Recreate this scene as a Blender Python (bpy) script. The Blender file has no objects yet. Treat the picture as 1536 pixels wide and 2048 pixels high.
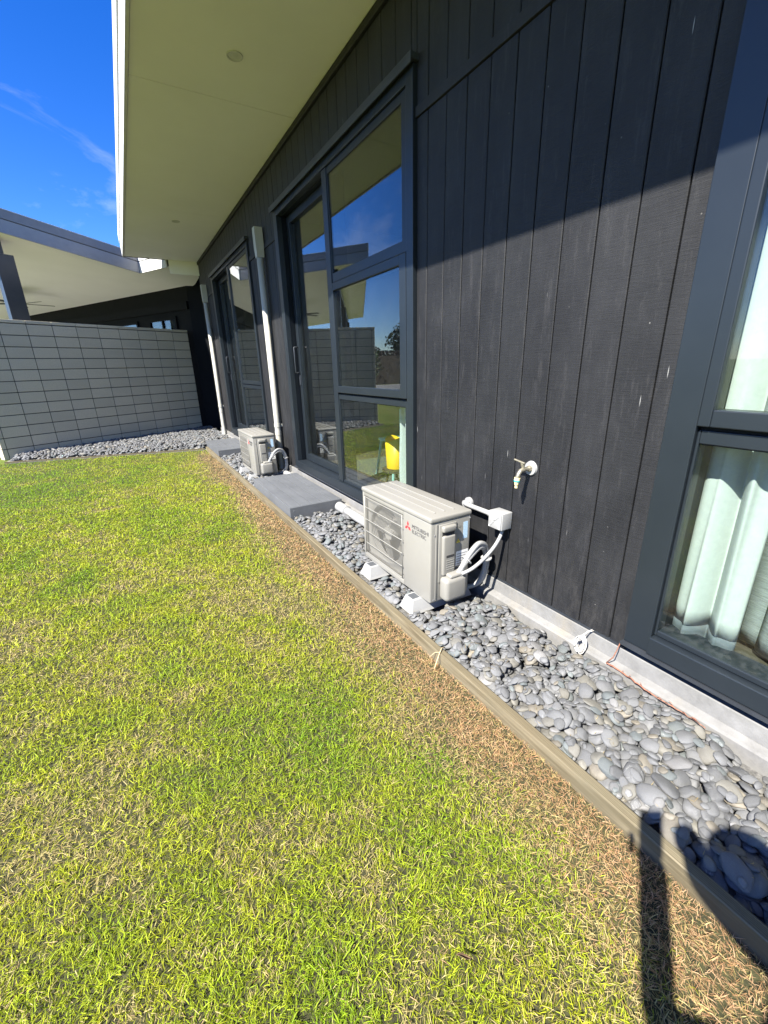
import bpy, bmesh, math, random
import numpy as np
from mathutils import Vector, Matrix, noise

# ------------------------------------------------------------------ camera, sky, sun, exposure
scene = bpy.context.scene
C = scene.collection
CAM = Vector((-1.85, 0.0, 1.51))
RT = Vector((0.86025006, -0.5093204, -0.02371818))
UP = Vector((0.18630652, 0.27069245, 0.94446571))
FW = Vector((0.47461533, 0.81689554, -0.32775291))
cd = bpy.data.cameras.new('camera')
cam = bpy.data.objects.new('camera', cd)
C.objects.link(cam)
cd.sensor_fit = 'VERTICAL'
cd.sensor_height = 24.0
cd.sensor_width = 18.0
cd.lens = 24.0 * 843.3 / 2048.0
cd.clip_start = 0.03
cd.clip_end = 2000.0
cam.matrix_world = Matrix(((RT.x, UP.x, -FW.x, CAM.x), (RT.y, UP.y, -FW.y, CAM.y), (RT.z, UP.z, -FW.z, CAM.z), (0, 0, 0, 1)))
scene.camera = cam

SUN = Vector((1.0, 0.33, -1.13)).normalized()      # direction the light travels
SUN_EL = math.asin(-SUN.z)
SUN_AZ = math.atan2(-SUN.x, -SUN.y)                # compass angle of the sun from +Y towards +X

world = bpy.data.worlds.new('World')
scene.world = world
world.use_nodes = True
wn, wl = world.node_tree.nodes, world.node_tree.links
wn.clear()
wo = wn.new('ShaderNodeOutputWorld')
bg = wn.new('ShaderNodeBackground')
bg.inputs['Strength'].default_value = 0.064
sky = wn.new('ShaderNodeTexSky')
sky.sky_type = 'NISHITA'
sky.sun_disc = False
sky.sun_elevation = SUN_EL
sky.sun_rotation = SUN_AZ
sky.altitude = 100.0
sky.air_density = 0.85
sky.dust_density = 0.25
sky.ozone_density = 4.5
tc = wn.new('ShaderNodeTexCoord')
mp = wn.new('ShaderNodeMapping')
mp.inputs['Scale'].default_value = (1.1, 1.1, 2.6)
mp.inputs['Rotation'].default_value = (0.2, 0.35, 0.6)
nz = wn.new('ShaderNodeTexNoise')
nz.inputs['Scale'].default_value = 3.1
nz.inputs['Detail'].default_value = 9.0
nz.inputs['Roughness'].default_value = 0.62
nz.inputs['Distortion'].default_value = 0.5
cr = wn.new('ShaderNodeValToRGB')
cr.color_ramp.elements[0].position = 0.53
cr.color_ramp.elements[0].color = (0, 0, 0, 1)
cr.color_ramp.elements[1].position = 0.9
cr.color_ramp.elements[1].color = (0.30, 0.30, 0.30, 1)
hsv = wn.new('ShaderNodeHueSaturation')
hsv.inputs['Saturation'].default_value = 1.33
hsv.inputs['Hue'].default_value = 0.518
mx = wn.new('ShaderNodeMix')
mx.data_type = 'RGBA'
mx.inputs[7].default_value = (7.5, 7.8, 8.2, 1)
wl.new(tc.outputs['Generated'], mp.inputs['Vector'])
wl.new(mp.outputs['Vector'], nz.inputs['Vector'])
wl.new(nz.outputs['Fac'], cr.inputs['Fac'])
wl.new(sky.outputs['Color'], hsv.inputs['Color'])
wl.new(hsv.outputs['Color'], mx.inputs[6])
wl.new(cr.outputs['Color'], mx.inputs[0])
wl.new(mx.outputs[2], bg.inputs['Color'])
wl.new(bg.outputs['Background'], wo.inputs['Surface'])

sd = bpy.data.lights.new('sun', 'SUN')
sd.energy = 3.5
sd.angle = math.radians(0.55)
sd.color = (1.0, 0.955, 0.88)
so = bpy.data.objects.new('sun', sd)
C.objects.link(so)
so.location = (-20, -7, 24)
so.rotation_euler = SUN.to_track_quat('-Z', 'Y').to_euler()

vs = scene.view_settings
vs.view_transform = 'Standard'
vs.look = 'None'
vs.exposure = 2.2
vs.gamma = 1.0
vs.use_curve_mapping = False
scene.cycles.caustics_reflective = False
scene.cycles.caustics_refractive = False
scene.cycles.max_bounces = 8
scene.cycles.diffuse_bounces = 4
scene.cycles.glossy_bounces = 4
scene.cycles.transparent_max_bounces = 16
try:
    scene.cycles.use_denoising = True
except Exception:
    pass

random.seed(7)
RNG = np.random.default_rng(11)

# ------------------------------------------------------------------ materials
MATS = {}


class NT:
    """small wrapper for building a node tree"""
    def __init__(self, name):
        self.m = bpy.data.materials.new(name)
        self.m.use_nodes = True
        self.n = self.m.node_tree.nodes
        self.l = self.m.node_tree.links
        self.b = self.n['Principled BSDF']

    def node(self, t, **kw):
        x = self.n.new(t)
        for k, v in kw.items():
            if k in x.inputs:
                x.inputs[k].default_value = v
            else:
                setattr(x, k, v)
        return x

    def link(self, a, b):
        self.l.new(a, b)

    def coords(self, kind='Object', scale=(1, 1, 1), rot=(0, 0, 0)):
        t = self.node('ShaderNodeTexCoord')
        p = self.node('ShaderNodeMapping')
        p.inputs['Scale'].default_value = scale
        p.inputs['Rotation'].default_value = rot
        self.link(t.outputs[kind], p.inputs['Vector'])
        return p.outputs['Vector']

    def geo(self, scale=(1, 1, 1)):
        g = self.node('ShaderNodeNewGeometry')
        p = self.node('ShaderNodeMapping')
        p.inputs['Scale'].default_value = scale
        self.link(g.outputs['Position'], p.inputs['Vector'])
        return p.outputs['Vector']

    def noise(self, vec, scale, detail=6, rough=0.6, dist=0.0):
        x = self.node('ShaderNodeTexNoise', Scale=scale, Detail=detail, Roughness=rough, Distortion=dist)
        self.link(vec, x.inputs['Vector'])
        return x.outputs['Fac']

    def ramp(self, fac, stops):
        r = self.node('ShaderNodeValToRGB')
        e = r.color_ramp.elements
        while len(e) < len(stops):
            e.new(0.5)
        for q, (p, c) in zip(e, stops):
            q.position = p
            q.color = (c[0], c[1], c[2], 1) if not isinstance(c, (int, float)) else (c, c, c, 1)
        self.link(fac, r.inputs['Fac'])
        return r.outputs['Color']

    def mix(self, fac, a, b, mode='MIX'):
        x = self.node('ShaderNodeMix')
        x.data_type = 'RGBA'
        x.blend_type = mode
        for s, v in ((0, fac), (6, a), (7, b)):
            if isinstance(v, (int, float)):
                x.inputs[s].default_value = v
            elif isinstance(v, tuple):
                x.inputs[s].default_value = (v[0], v[1], v[2], 1)
            else:
                self.link(v, x.inputs[s])
        return x.outputs[2]

    def bump(self, h, strength=0.3, dist=0.01):
        x = self.node('ShaderNodeBump', Strength=strength, Distance=dist)
        self.link(h, x.inputs['Height'])
        self.link(x.outputs['Normal'], self.b.inputs['Normal'])

    def set(self, color=None, rough=0.5, metal=0.0, spec=0.5):
        if color is not None:
            if isinstance(color, tuple):
                self.b.inputs['Base Color'].default_value = (color[0], color[1], color[2], 1)
            else:
                self.link(color, self.b.inputs['Base Color'])
        if isinstance(rough, (int, float)):
            self.b.inputs['Roughness'].default_value = rough
        else:
            self.link(rough, self.b.inputs['Roughness'])
        self.b.inputs['Metallic'].default_value = metal
        self.b.inputs['Specular IOR Level'].default_value = spec
        return self.m


def simple(name, color, rough=0.5, metal=0.0, spec=0.5, var=0.06, vscale=9.0, bump=0.0, bscale=120.0):
    t = NT(name)
    v = t.geo()
    n = t.noise(v, vscale, 5)
    lo = tuple(c * (1 - var * 2) for c in color)
    hi = tuple(min(1, c * (1 + var * 2)) for c in color)
    col = t.ramp(n, [(0.3, lo), (0.7, hi)])
    if bump:
        t.bump(t.noise(v, bscale, 4), bump, 0.004)
    MATS[name] = t.set(col, rough, metal, spec)
    return MATS[name]


# black stained vertical boards, band-sawn face, dusty with pale runs
def mat_boards():
    t = NT('stained_boards')
    v = t.geo()
    oi = t.node('ShaderNodeObjectInfo')
    off_ = t.node('ShaderNodeVectorMath')
    off_.operation = 'MULTIPLY_ADD'
    cb = t.node('ShaderNodeCombineXYZ')
    for q_ in ('X', 'Y', 'Z'):
        t.link(oi.outputs['Random'], cb.inputs[q_])
    t.link(cb.outputs[0], off_.inputs[0])
    off_.inputs[1].default_value = (37.0, 51.0, 91.0)
    t.link(t.geo((30, 7, 420)), off_.inputs[2])
    saw = t.noise(off_.outputs[0], 1.0, 5, 0.7)
    saw2 = t.noise(t.geo((20, 16, 130)), 1.0, 4, 0.7, 0.4)
    dust = t.noise(t.geo((1, 1.4, 0.9)), 2.6, 7, 0.66)
    dust2 = t.noise(t.geo((1, 22, 2.2)), 1.0, 5, 0.7)
    c1 = t.ramp(saw, [(0.36, (0.0022, 0.0025, 0.0030)), (0.66, (0.0082, 0.0086, 0.0099))])
    c1 = t.mix(t.ramp(oi.outputs['Random'], [(0, 0.0), (1, 0.3)]), c1, (0.0081, 0.0071, 0.0084))
    dm = t.mix(1.0, t.ramp(dust, [(0.40, 0.05), (0.70, 0.5)]), t.ramp(dust2, [(0.35, 0.5), (0.7, 1.0)]), 'MULTIPLY')
    sep = t.node('ShaderNodeSeparateXYZ')
    t.link(v, sep.inputs[0])
    low = t.ramp(sep.outputs['Z'], [(0.2, 1.0), (0.75, 0.0)])
    spl = t.mix(1.0, low, t.ramp(t.noise(t.geo((1, 9, 3)), 2.0, 8, 0.75), [(0.45, 0.0), (0.7, 0.55)]), 'MULTIPLY')
    c1 = t.mix(spl, c1, (0.05, 0.047, 0.042))
    sc_ = t.ramp(t.noise(t.geo((1, 5, 0.8)), 3.3, 9, 0.8), [(0.53, 0.0), (0.70, 0.6)])
    c1 = t.mix(sc_, c1, (0.045, 0.043, 0.043))
    c2 = t.mix(dm, c1, (0.0317, 0.0322, 0.0343))
    # small pale runs
    vo = t.node('ShaderNodeTexVoronoi', Scale=1.0, Randomness=1.0)
    t.link(t.geo((1, 34.0, 2.6)), vo.inputs['Vector'])
    run = t.ramp(vo.outputs['Distance'], [(0.028, 1.0), (0.07, 0.0)])
    keep = t.ramp(vo.outputs['Color'], [(0.74, 0.0), (0.78, 1.0)])
    rn = t.mix(1.0, run, keep, 'MULTIPLY')
    c3 = t.mix(t.mix(1.0, rn, (0.6, 0.6, 0.6), 'MULTIPLY'), c2, (0.42, 0.42, 0.40))
    vo2 = t.node('ShaderNodeTexVoronoi', Scale=26.0, Randomness=1.0)
    t.link(v, vo2.inputs['Vector'])
    sp = t.mix(1.0, t.ramp(vo2.outputs['Distance'], [(0.05, 1.0), (0.10, 0.0)]), t.ramp(vo2.outputs['Color'], [(0.93, 0.0), (0.95, 1.0)]), 'MULTIPLY')
    c4 = t.mix(t.mix(1.0, sp, (0.45, 0.45, 0.45), 'MULTIPLY'), c3, (0.3, 0.29, 0.27))
    h = t.mix(0.45, saw, saw2)
    t.bump(h, 0.55, 0.004)
    MATS['boards'] = t.set(c4, 0.62, 0.0, 0.45)


def mat_frame():
    t = NT('joinery_paint')
    v = t.geo()
    n = t.noise(v, 3.0, 6)
    f = t.noise(v, 420.0, 2)
    c = t.ramp(n, [(0.3, (0.0109, 0.0151, 0.0196)), (0.7, (0.0144, 0.0191, 0.0241))])
    vo = t.node('ShaderNodeTexVoronoi', Scale=14.0)
    t.link(v, vo.inputs['Vector'])
    sp = t.mix(1.0, t.ramp(vo.outputs['Distance'], [(0.03, 1.0), (0.07, 0.0)]), t.ramp(vo.outputs['Color'], [(0.9, 0.0), (0.93, 1.0)]), 'MULTIPLY')
    c = t.mix(t.mix(1.0, sp, (0.6, 0.6, 0.6), 'MULTIPLY'), c, (0.4, 0.4, 0.4))
    t.bump(f, 0.06, 0.001)
    MATS['frame'] = t.set(c, 0.36, 0.0, 0.5)


def mat_glass(name, ior, tint):
    t = NT(name)
    t.n.remove(t.b)
    out = t.n['Material Output']
    tr = t.node('ShaderNodeBsdfTransparent')
    tr.inputs['Color'].default_value = (*tint, 1)
    gl = t.node('ShaderNodeBsdfGlossy', Roughness=0.0)
    gl.inputs['Color'].default_value = (0.97, 0.985, 1.0, 1)
    v = t.geo()
    bp = t.node('ShaderNodeBump', Strength=0.012, Distance=0.02)
    t.link(t.noise(v, 1.6, 1), bp.inputs['Height'])
    t.link(bp.outputs['Normal'], gl.inputs['Normal'])
    ge = t.node('ShaderNodeNewGeometry')
    dt = t.node('ShaderNodeVectorMath')
    dt.operation = 'DOT_PRODUCT'
    t.link(ge.outputs['Incoming'], dt.inputs[0])
    t.link(ge.outputs['Normal'], dt.inputs[1])
    def mth(op, a, b):
        q = t.node('ShaderNodeMath')
        q.operation = op
        for i_, v_ in enumerate((a, b)):
            if isinstance(v_, (int, float)):
                q.inputs[i_].default_value = v_
            elif v_ is not None:
                t.link(v_, q.inputs[i_])
        return q.outputs[0]
    c_ = mth('SUBTRACT', 1.0, mth('ABSOLUTE', dt.outputs['Value'], None))
    fz_ = mth('ADD', mth('MULTIPLY', mth('POWER', c_, 3.5), 1 - ior), ior)
    mxs = t.node('ShaderNodeMixShader')
    t.link(fz_, mxs.inputs['Fac'])
    t.link(tr.outputs['BSDF'], mxs.inputs[1])
    t.link(gl.outputs['BSDF'], mxs.inputs[2])
    # thin film of dust
    df = t.node('ShaderNodeBsdfDiffuse')
    df.inputs['Color'].default_value = (0.5, 0.5, 0.48, 1)
    m2 = t.node('ShaderNodeMixShader')
    t.link(t.ramp(t.noise(t.geo((1, 3, 2)), 2.2, 7, 0.7), [(0.45, 0.002), (0.8, 0.010)]), m2.inputs['Fac'])
    t.link(mxs.outputs[0], m2.inputs[1])
    t.link(df.outputs[0], m2.inputs[2])
    t.link(m2.outputs[0], out.inputs['Surface'])
    MATS[name] = t.m


def mat_block():
    t = NT('concrete_block')
    v = t.geo()
    oi = t.node('ShaderNodeObjectInfo')
    n = t.noise(v, 150.0, 4, 0.75)
    m = t.noise(v, 2.2, 6)
    c = t.ramp(n, [(0.3, (0.4633, 0.4120, 0.3036)), (0.7, (0.7722, 0.6867, 0.5018))])
    c = t.mix(t.ramp(m, [(0.35, 0.0), (0.75, 0.35)]), c, (0.6178, 0.5562, 0.4151))
    c = t.mix(t.ramp(oi.outputs['Random'], [(0, 0.0), (1, 0.5)]), c, (0.4633, 0.4189, 0.3097))
    t.bump(n, 0.5, 0.004)
    MATS['block'] = t.set(c, 0.9, 0, 0.2)


def mat_concrete():
    t = NT('footing_concrete')
    v = t.geo()
    n = t.noise(v, 9.0, 8, 0.7)
    p = t.noise(v, 70.0, 6, 0.7)
    c = t.ramp(n, [(0.3, (0.145, 0.143, 0.136)), (0.7, (0.235, 0.232, 0.223))])
    c = t.mix(t.ramp(p, [(0.35, 0.4), (0.55, 0.0)]), c, (0.20, 0.195, 0.18))
    c = t.mix(t.ramp(t.noise(t.geo((1, 2, 1)), 2.0, 5), [(0.55, 0.0), (0.8, 0.5)]), c, (0.26, 0.22, 0.15))
    t.bump(p, 0.35, 0.004)
    MATS['concrete'] = t.set(c, 0.85, 0, 0.25)


def mat_timber(name, ax='Y', base=((0.10, 0.079, 0.044), (0.20, 0.166, 0.105))):
    t = NT(name)
    sc = (24, 1.2, 24) if ax == 'Y' else (1.2, 24, 24)
    v = t.geo(sc)
    w = t.noise(v, 2.4, 6, 0.55, 0.9)
    fine = t.noise(t.geo((150, 4, 150) if ax == 'Y' else (4, 150, 150)), 1.0, 4)
    gr = t.node('ShaderNodeTexWave', Scale=2.0, Distortion=6.0, Detail=3.0)
    gr.bands_direction = 'X' if ax == 'Y' else 'Y'
    t.link(t.geo((26, 1.0, 14) if ax == 'Y' else (1.0, 26, 14)), gr.inputs['Vector'])
    h = t.mix(0.5, w, gr.outputs['Fac'])
    c = t.ramp(h, [(0.2, base[0]), (0.75, base[1])])
    c = t.mix(t.ramp(fine, [(0.35, 0.35), (0.6, 0.0)]), c, tuple(x * 0.55 for x in base[0]))
    c = t.mix(t.ramp(t.noise(t.geo(), 3.0, 4), [(0.4, 0.0), (0.7, 0.35)]), c, (0.15, 0.143, 0.10))
    t.bump(t.mix(0.5, h, fine), 0.35, 0.003)
    MATS[name] = t.set(c, 0.8, 0, 0.25)


def mat_deck():
    t = NT('painted_deck_board')
    n = t.noise(t.geo((40, 1.5, 40)), 1.0, 5)
    m = t.noise(t.geo(), 3.5, 6)
    c = t.ramp(m, [(0.3, (0.0957, 0.1015, 0.1085)), (0.75, (0.1305, 0.1369, 0.1450))])
    c = t.mix(t.ramp(n, [(0.35, 0.22), (0.6, 0.0)]), c, (0.06, 0.063, 0.067))
    t.bump(n, 0.2, 0.002)
    MATS['deck'] = t.set(c, 0.6, 0, 0.35)


def mat_soffit():
    t = NT('soffit_paint')
    v = t.geo()
    c = t.ramp(t.noise(v, 1.3, 5), [(0.3, (0.88, 0.875, 0.865)), (0.75, (0.93, 0.925, 0.915))])
    t.bump(t.noise(v, 60.0, 3), 0.05, 0.002)
    MATS['soffit'] = t.set(c, 0.75, 0, 0.2)


def mat_stone(name, src):
    t = NT(name)
    if src == 'object':
        oi = t.node('ShaderNodeObjectInfo')
        col = oi.outputs['Color']
        tcn = t.node('ShaderNodeTexCoord')
        ad = t.node('ShaderNodeVectorMath')
        ad.operation = 'ADD'
        t.link(tcn.outputs['Object'], ad.inputs[0])
        t.link(oi.outputs['Location'], ad.inputs[1])
        v = ad.outputs[0]
    else:
        at = t.node('ShaderNodeAttribute', attribute_name='tone')
        col = at.outputs['Color']
        v = t.geo()
    n = t.noise(v, 38.0, 6, 0.65)
    f = t.noise(v, 260.0, 4, 0.7)
    c = t.mix(t.ramp(n, [(0.3, 0.8), (0.65, 0.0)]), col, t.mix(1.0, col, (0.58, 0.58, 0.58), 'MULTIPLY'))
    c = t.mix(t.ramp(f, [(0.5, 0.0), (0.75, 0.35)]), c, t.mix(1.0, col, (1.45, 1.45, 1.4), 'MULTIPLY'))
    w = t.noise(v, 17.0, 3, 0.5, 1.6)
    vein = t.ramp(w, [(0.487, 0.0), (0.5, 0.75), (0.513, 0.0)])
    msk = t.ramp(t.noise(v, 7.0, 2), [(0.5, 0.0), (0.6, 1.0)])
    c = t.mix(t.mix(1.0, vein, msk, 'MULTIPLY'), c, (0.30, 0.30, 0.285))
    t.bump(t.mix(0.4, n, f), 0.5, 0.005)
    MATS[name] = t.set(c, 0.62, 0, 0.4)


def mat_grass(name):
    t = NT(name)
    at = t.node('ShaderNodeAttribute', attribute_name='tone')
    c = at.outputs['Color']
    t.link(c, t.b.inputs['Base Color'])
    t.b.inputs['Roughness'].default_value = 0.5
    t.b.inputs['Specular IOR Level'].default_value = 0.15
    out = t.n['Material Output']
    tl = t.node('ShaderNodeBsdfTranslucent')
    t.link(t.mix(1.0, c, (1.0, 1.0, 0.55), 'MULTIPLY'), tl.inputs['Color'])
    ms = t.node('ShaderNodeMixShader')
    ms.inputs['Fac'].default_value = 0.36
    t.link(t.b.outputs[0], ms.inputs[1])
    t.link(tl.outputs[0], ms.inputs[2])
    t.link(ms.outputs[0], out.inputs['Surface'])
    MATS[name] = t.m


def mat_lawn():
    t = NT('lawn_ground')
    v = t.geo()
    big = t.noise(v, 0.9, 5, 0.6)
    fine = t.noise(v, 55.0, 5, 0.7)
    c = t.ramp(big, [(0.35, (0.14, 0.20, 0.03)), (0.6, (0.22, 0.25, 0.055))])
    c = t.mix(t.ramp(fine, [(0.35, 0.75), (0.65, 0.0)]), c, (0.05, 0.045, 0.022))
    c = t.mix(t.ramp(fine, [(0.6, 0.0), (0.8, 0.6)]), c, (0.24, 0.19, 0.09))
    t.bump(fine, 0.8, 0.02)
    MATS['lawn'] = t.set(c, 0.95, 0, 0.1)


mat_boards(); mat_frame(); mat_block(); mat_concrete(); mat_deck(); mat_soffit(); mat_lawn()
mat_glass('glass', 0.045, (0.87, 0.918, 0.898))
mat_timber('edging')
mat_timber('edging_cross', 'X')
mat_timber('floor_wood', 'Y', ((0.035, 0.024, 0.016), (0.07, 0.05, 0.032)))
mat_stone('stone_each', 'object'); mat_stone('stone_mass', 'attr')
mat_grass('grass')
simple('fascia_white', (0.6, 0.6, 0.59), 0.45, var=0.03)
simple('fascia_grey', (0.26, 0.27, 0.285), 0.45, var=0.03)
simple('gutter_grey', (0.20, 0.20, 0.205), 0.4, var=0.03)
simple('ac_paint', (0.2374, 0.2292, 0.2043), 0.38, var=0.015, bump=0.04, bscale=500)
simple('ac_inner', (0.2500, 0.2430, 0.2187), 0.5, var=0.05)
simple('ac_dark', (0.03, 0.03, 0.032), 0.6)
simple('pvc', (0.3091, 0.3091, 0.3002), 0.35, var=0.03)
simple('pipe_paint', (0.4033, 0.3923, 0.3409), 0.4, var=0.04, vscale=4)
simple('foot_plastic', (0.3270, 0.3270, 0.3151), 0.5, var=0.04)
simple('rubber', (0.07, 0.075, 0.08), 0.7)
simple('logo_red', (0.62, 0.035, 0.045), 0.4, var=0.0)
simple('logo_black', (0.05, 0.05, 0.055), 0.5, var=0.0)
simple('sticker_blue', (0.42, 0.58, 0.72), 0.4, var=0.12, vscale=160)
simple('sticker_white', (0.76, 0.77, 0.76), 0.4, var=0.02)
simple('sticker_yellow', (0.78, 0.60, 0.05), 0.4, var=0.02)
simple('brass', (0.36, 0.33, 0.25), 0.4, 0.7, var=0.1, vscale=60)
simple('teal_plastic', (0.05, 0.33, 0.33), 0.4)
simple('cream_plastic', (0.68, 0.60, 0.32), 0.45)
simple('dark_steel', (0.028, 0.032, 0.038), 0.4, var=0.1)
simple('post_paint', (0.035, 0.042, 0.052), 0.3, var=0.05)
simple('wing_wall', (0.0035, 0.004, 0.005), 0.7, spec=0.12, var=0.15)
simple('mortar', (0.085, 0.083, 0.075), 0.95, bump=0.3)
simple('dark_gap', (0.006, 0.006, 0.007), 0.9)
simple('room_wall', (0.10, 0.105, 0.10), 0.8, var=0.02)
simple('curtain_cloth', (0.50, 0.52, 0.50), 0.85, var=0.03, vscale=40, bump=0.15, bscale=900)
simple('hem_cloth', (0.12, 0.135, 0.15), 0.85, var=0.03, vscale=40)
simple('chair_teal', (0.28, 0.50, 0.48), 0.5)
simple('tub_yellow', (0.80, 0.48, 0.015), 0.4, var=0.02)
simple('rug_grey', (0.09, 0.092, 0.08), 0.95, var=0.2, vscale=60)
simple('rope', (0.62, 0.60, 0.54), 0.85, var=0.1, vscale=80)
simple('vine', (0.26, 0.11, 0.065), 0.8, var=0.2, vscale=60)
simple('twig', (0.48, 0.37, 0.22), 0.85, var=0.15, vscale=60)
simple('paving', (0.20, 0.195, 0.185), 0.85, var=0.05, vscale=1.5)
simple('bark', (0.10, 0.075, 0.05), 0.9, var=0.3, vscale=20)
simple('leaf_dark', (0.028, 0.045, 0.018), 0.6, var=0.35, vscale=8)
simple('leaf_red', (0.05, 0.028, 0.02), 0.6, var=0.35, vscale=8)
simple('leaf_mid', (0.05, 0.085, 0.025), 0.6, var=0.3, vscale=8)
simple('neighbour_wall', (0.72, 0.71, 0.68), 0.8)
simple('roof_metal', (0.10, 0.105, 0.11), 0.4, 0.2)
simple('cloth_dark', (0.03, 0.035, 0.05), 0.85)
simple('skin', (0.5, 0.32, 0.23), 0.55)
simple('hair', (0.03, 0.02, 0.015), 0.6)
simple('soil', (0.11, 0.107, 0.10), 0.95, var=0.3, vscale=60, bump=0.6, bscale=80)
simple('reveal_shade', (0.004, 0.006, 0.009), 0.5, spec=0.2)  # near-black colour paints in the deep shade of the door recess
simple('thatch_shade', (0.034, 0.034, 0.011), 0.95, var=0.3, vscale=40, bump=0.8, bscale=150)  # thatch kept dark so its colour also gives the shade between blades
simple('leaf_brown', (0.13, 0.08, 0.045), 0.8, var=0.2, vscale=90)
simple('lamp_lens', (0.62, 0.62, 0.58), 0.5)


def mat_sheer():
    t = NT('sheer_cloth')
    n = t.noise(t.geo((8, 14, 260)), 1.0, 4, 0.6)
    c = t.ramp(n, [(0.3, (0.16, 0.172, 0.178)), (0.7, (0.36, 0.38, 0.385))])
    MATS['sheer'] = t.set(c, 0.9, 0, 0.1)


mat_sheer()


# ------------------------------------------------------------------ helpers
def V(*a):
    return Vector(a)


class MB:
    """collects shapes and links them as ONE mesh object"""
    def __init__(self):
        self.bm = bmesh.new()

    def box(self, x0, x1, y0, y1, z0, z1, bev=0.0, seg=2):
        b = bmesh.new()
        bmesh.ops.create_cube(b, size=1.0)
        bmesh.ops.scale(b, vec=(abs(x1 - x0), abs(y1 - y0), abs(z1 - z0)), verts=b.verts)
        bmesh.ops.translate(b, vec=((x0 + x1) / 2, (y0 + y1) / 2, (z0 + z1) / 2), verts=b.verts)
        if bev > 0:
            bmesh.ops.bevel(b, geom=b.edges[:], offset=bev, segments=seg, affect='EDGES', profile=0.5)
        self._merge(b)
        return self

    def _merge(self, b, mat=None):
        if mat is not None:
            bmesh.ops.transform(b, matrix=mat, verts=b.verts)
        me = bpy.data.meshes.new('tmp')
        b.to_mesh(me)
        b.free()
        self.bm.from_mesh(me)
        bpy.data.meshes.remove(me)

    def obox(self, center, ax, ay, az, hx, hy, hz, bev=0.0):
        b = bmesh.new()
        bmesh.ops.create_cube(b, size=2.0)
        bmesh.ops.scale(b, vec=(hx, hy, hz), verts=b.verts)
        if bev > 0:
            bmesh.ops.bevel(b, geom=b.edges[:], offset=bev, segments=2, affect='EDGES', profile=0.5)
        ax, ay, az = (Vector(q).normalized() for q in (ax, ay, az))
        m = Matrix(((ax.x, ay.x, az.x, center[0]), (ax.y, ay.y, az.y, center[1]), (ax.z, ay.z, az.z, center[2]), (0, 0, 0, 1)))
        self._merge(b, m)
        return self

    def cyl(self, p, q, r, r2=None, n=20, caps=True):
        p, q = Vector(p), Vector(q)
        b = bmesh.new()
        bmesh.ops.create_cone(b, cap_ends=caps, segments=n, radius1=r, radius2=r if r2 is None else r2, depth=(q - p).length)
        rot = (q - p).to_track_quat('Z', 'Y').to_matrix().to_4x4()
        self._merge(b, Matrix.Translation((p + q) / 2) @ rot)
        return self

    def tube(self, pts, r, n=10, radii=None):
        pts = [Vector(p) for p in pts]
        rings = []
        prev = None
        for i, p in enumerate(pts):
            t = (pts[min(i + 1, len(pts) - 1)] - pts[max(i - 1, 0)]).normalized()
            if prev is None:
                a = t.orthogonal().normalized()
            else:
                a = (prev - t * prev.dot(t)).normalized()
            prev = a
            b = t.cross(a)
            rr = r if radii is None else radii[i]
            rings.append([self.bm.verts.new(p + (a * math.cos(2 * math.pi * k / n) + b * math.sin(2 * math.pi * k / n)) * rr) for k in range(n)])
        for i in range(len(rings) - 1):
            for k in range(n):
                f = self.bm.faces.new((rings[i][k], rings[i][(k + 1) % n], rings[i + 1][(k + 1) % n], rings[i + 1][k]))
                f.smooth = True
        self.bm.faces.new(rings[0][::-1])
        self.bm.faces.new(rings[-1])
        return self

    def prism(self, poly, z0, z1):
        """poly: list of (x,y) (z0,z1 may be functions of x,y)"""
        f0 = z0 if callable(z0) else (lambda x, y: z0)
        f1 = z1 if callable(z1) else (lambda x, y: z1)
        a = [self.bm.verts.new((x, y, f0(x, y))) for x, y in poly]
        b = [self.bm.verts.new((x, y, f1(x, y))) for x, y in poly]
        n = len(poly)
        self.bm.faces.new(a[::-1])
        self.bm.faces.new(b)
        for i in range(n):
            self.bm.faces.new((a[i], a[(i + 1) % n], b[(i + 1) % n], b[i]))
        return self

    def quad(self, *ps):
        self.bm.faces.new([self.bm.verts.new(p) for p in ps])
        return self

    def grid(self, fn, nu, nv, smooth=True):
        g = [[self.bm.verts.new(fn(i / nu, j / nv)) for j in range(nv + 1)] for i in range(nu + 1)]
        for i in range(nu):
            for j in range(nv):
                f = self.bm.faces.new((g[i][j], g[i + 1][j], g[i + 1][j + 1], g[i][j + 1]))
                f.smooth = smooth
        return self

    def build(self, name, mat, parent=None, origin=None, smooth=None, bevel=0.0):
        o = Vector(origin) if origin is not None else (Vector(ORG.get(parent.name, (0, 0, 0))) if parent else Vector((0, 0, 0)))
        if bevel:
            bmesh.ops.bevel(self.bm, geom=self.bm.edges[:], offset=bevel, segments=2, affect='EDGES', profile=0.5)
        bmesh.ops.recalc_face_normals(self.bm, faces=self.bm.faces[:])
        if o.length:
            bmesh.ops.translate(self.bm, vec=-o, verts=self.bm.verts)
        me = bpy.data.meshes.new(name)
        self.bm.to_mesh(me)
        self.bm.free()
        if smooth is not None:
            me.shade_smooth() if smooth else me.shade_flat()
            if smooth:
                me.set_sharp_from_angle(angle=math.radians(38))
        me.materials.append(MATS[mat] if isinstance(mat, str) else mat)
        ob = bpy.data.objects.new(name, me)
        C.objects.link(ob)
        if parent is not None:
            ob.parent = parent
            ORG[ob.name] = tuple(o)
        else:
            ob.location = o
            ORG[ob.name] = tuple(o)
        return ob


ORG = {}


def tag(o, label=None, cat=None, group=None, kind=None):
    for k, v in (('label', label), ('category', cat), ('group', group), ('kind', kind)):
        if v:
            o[k] = v
    return o


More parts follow.
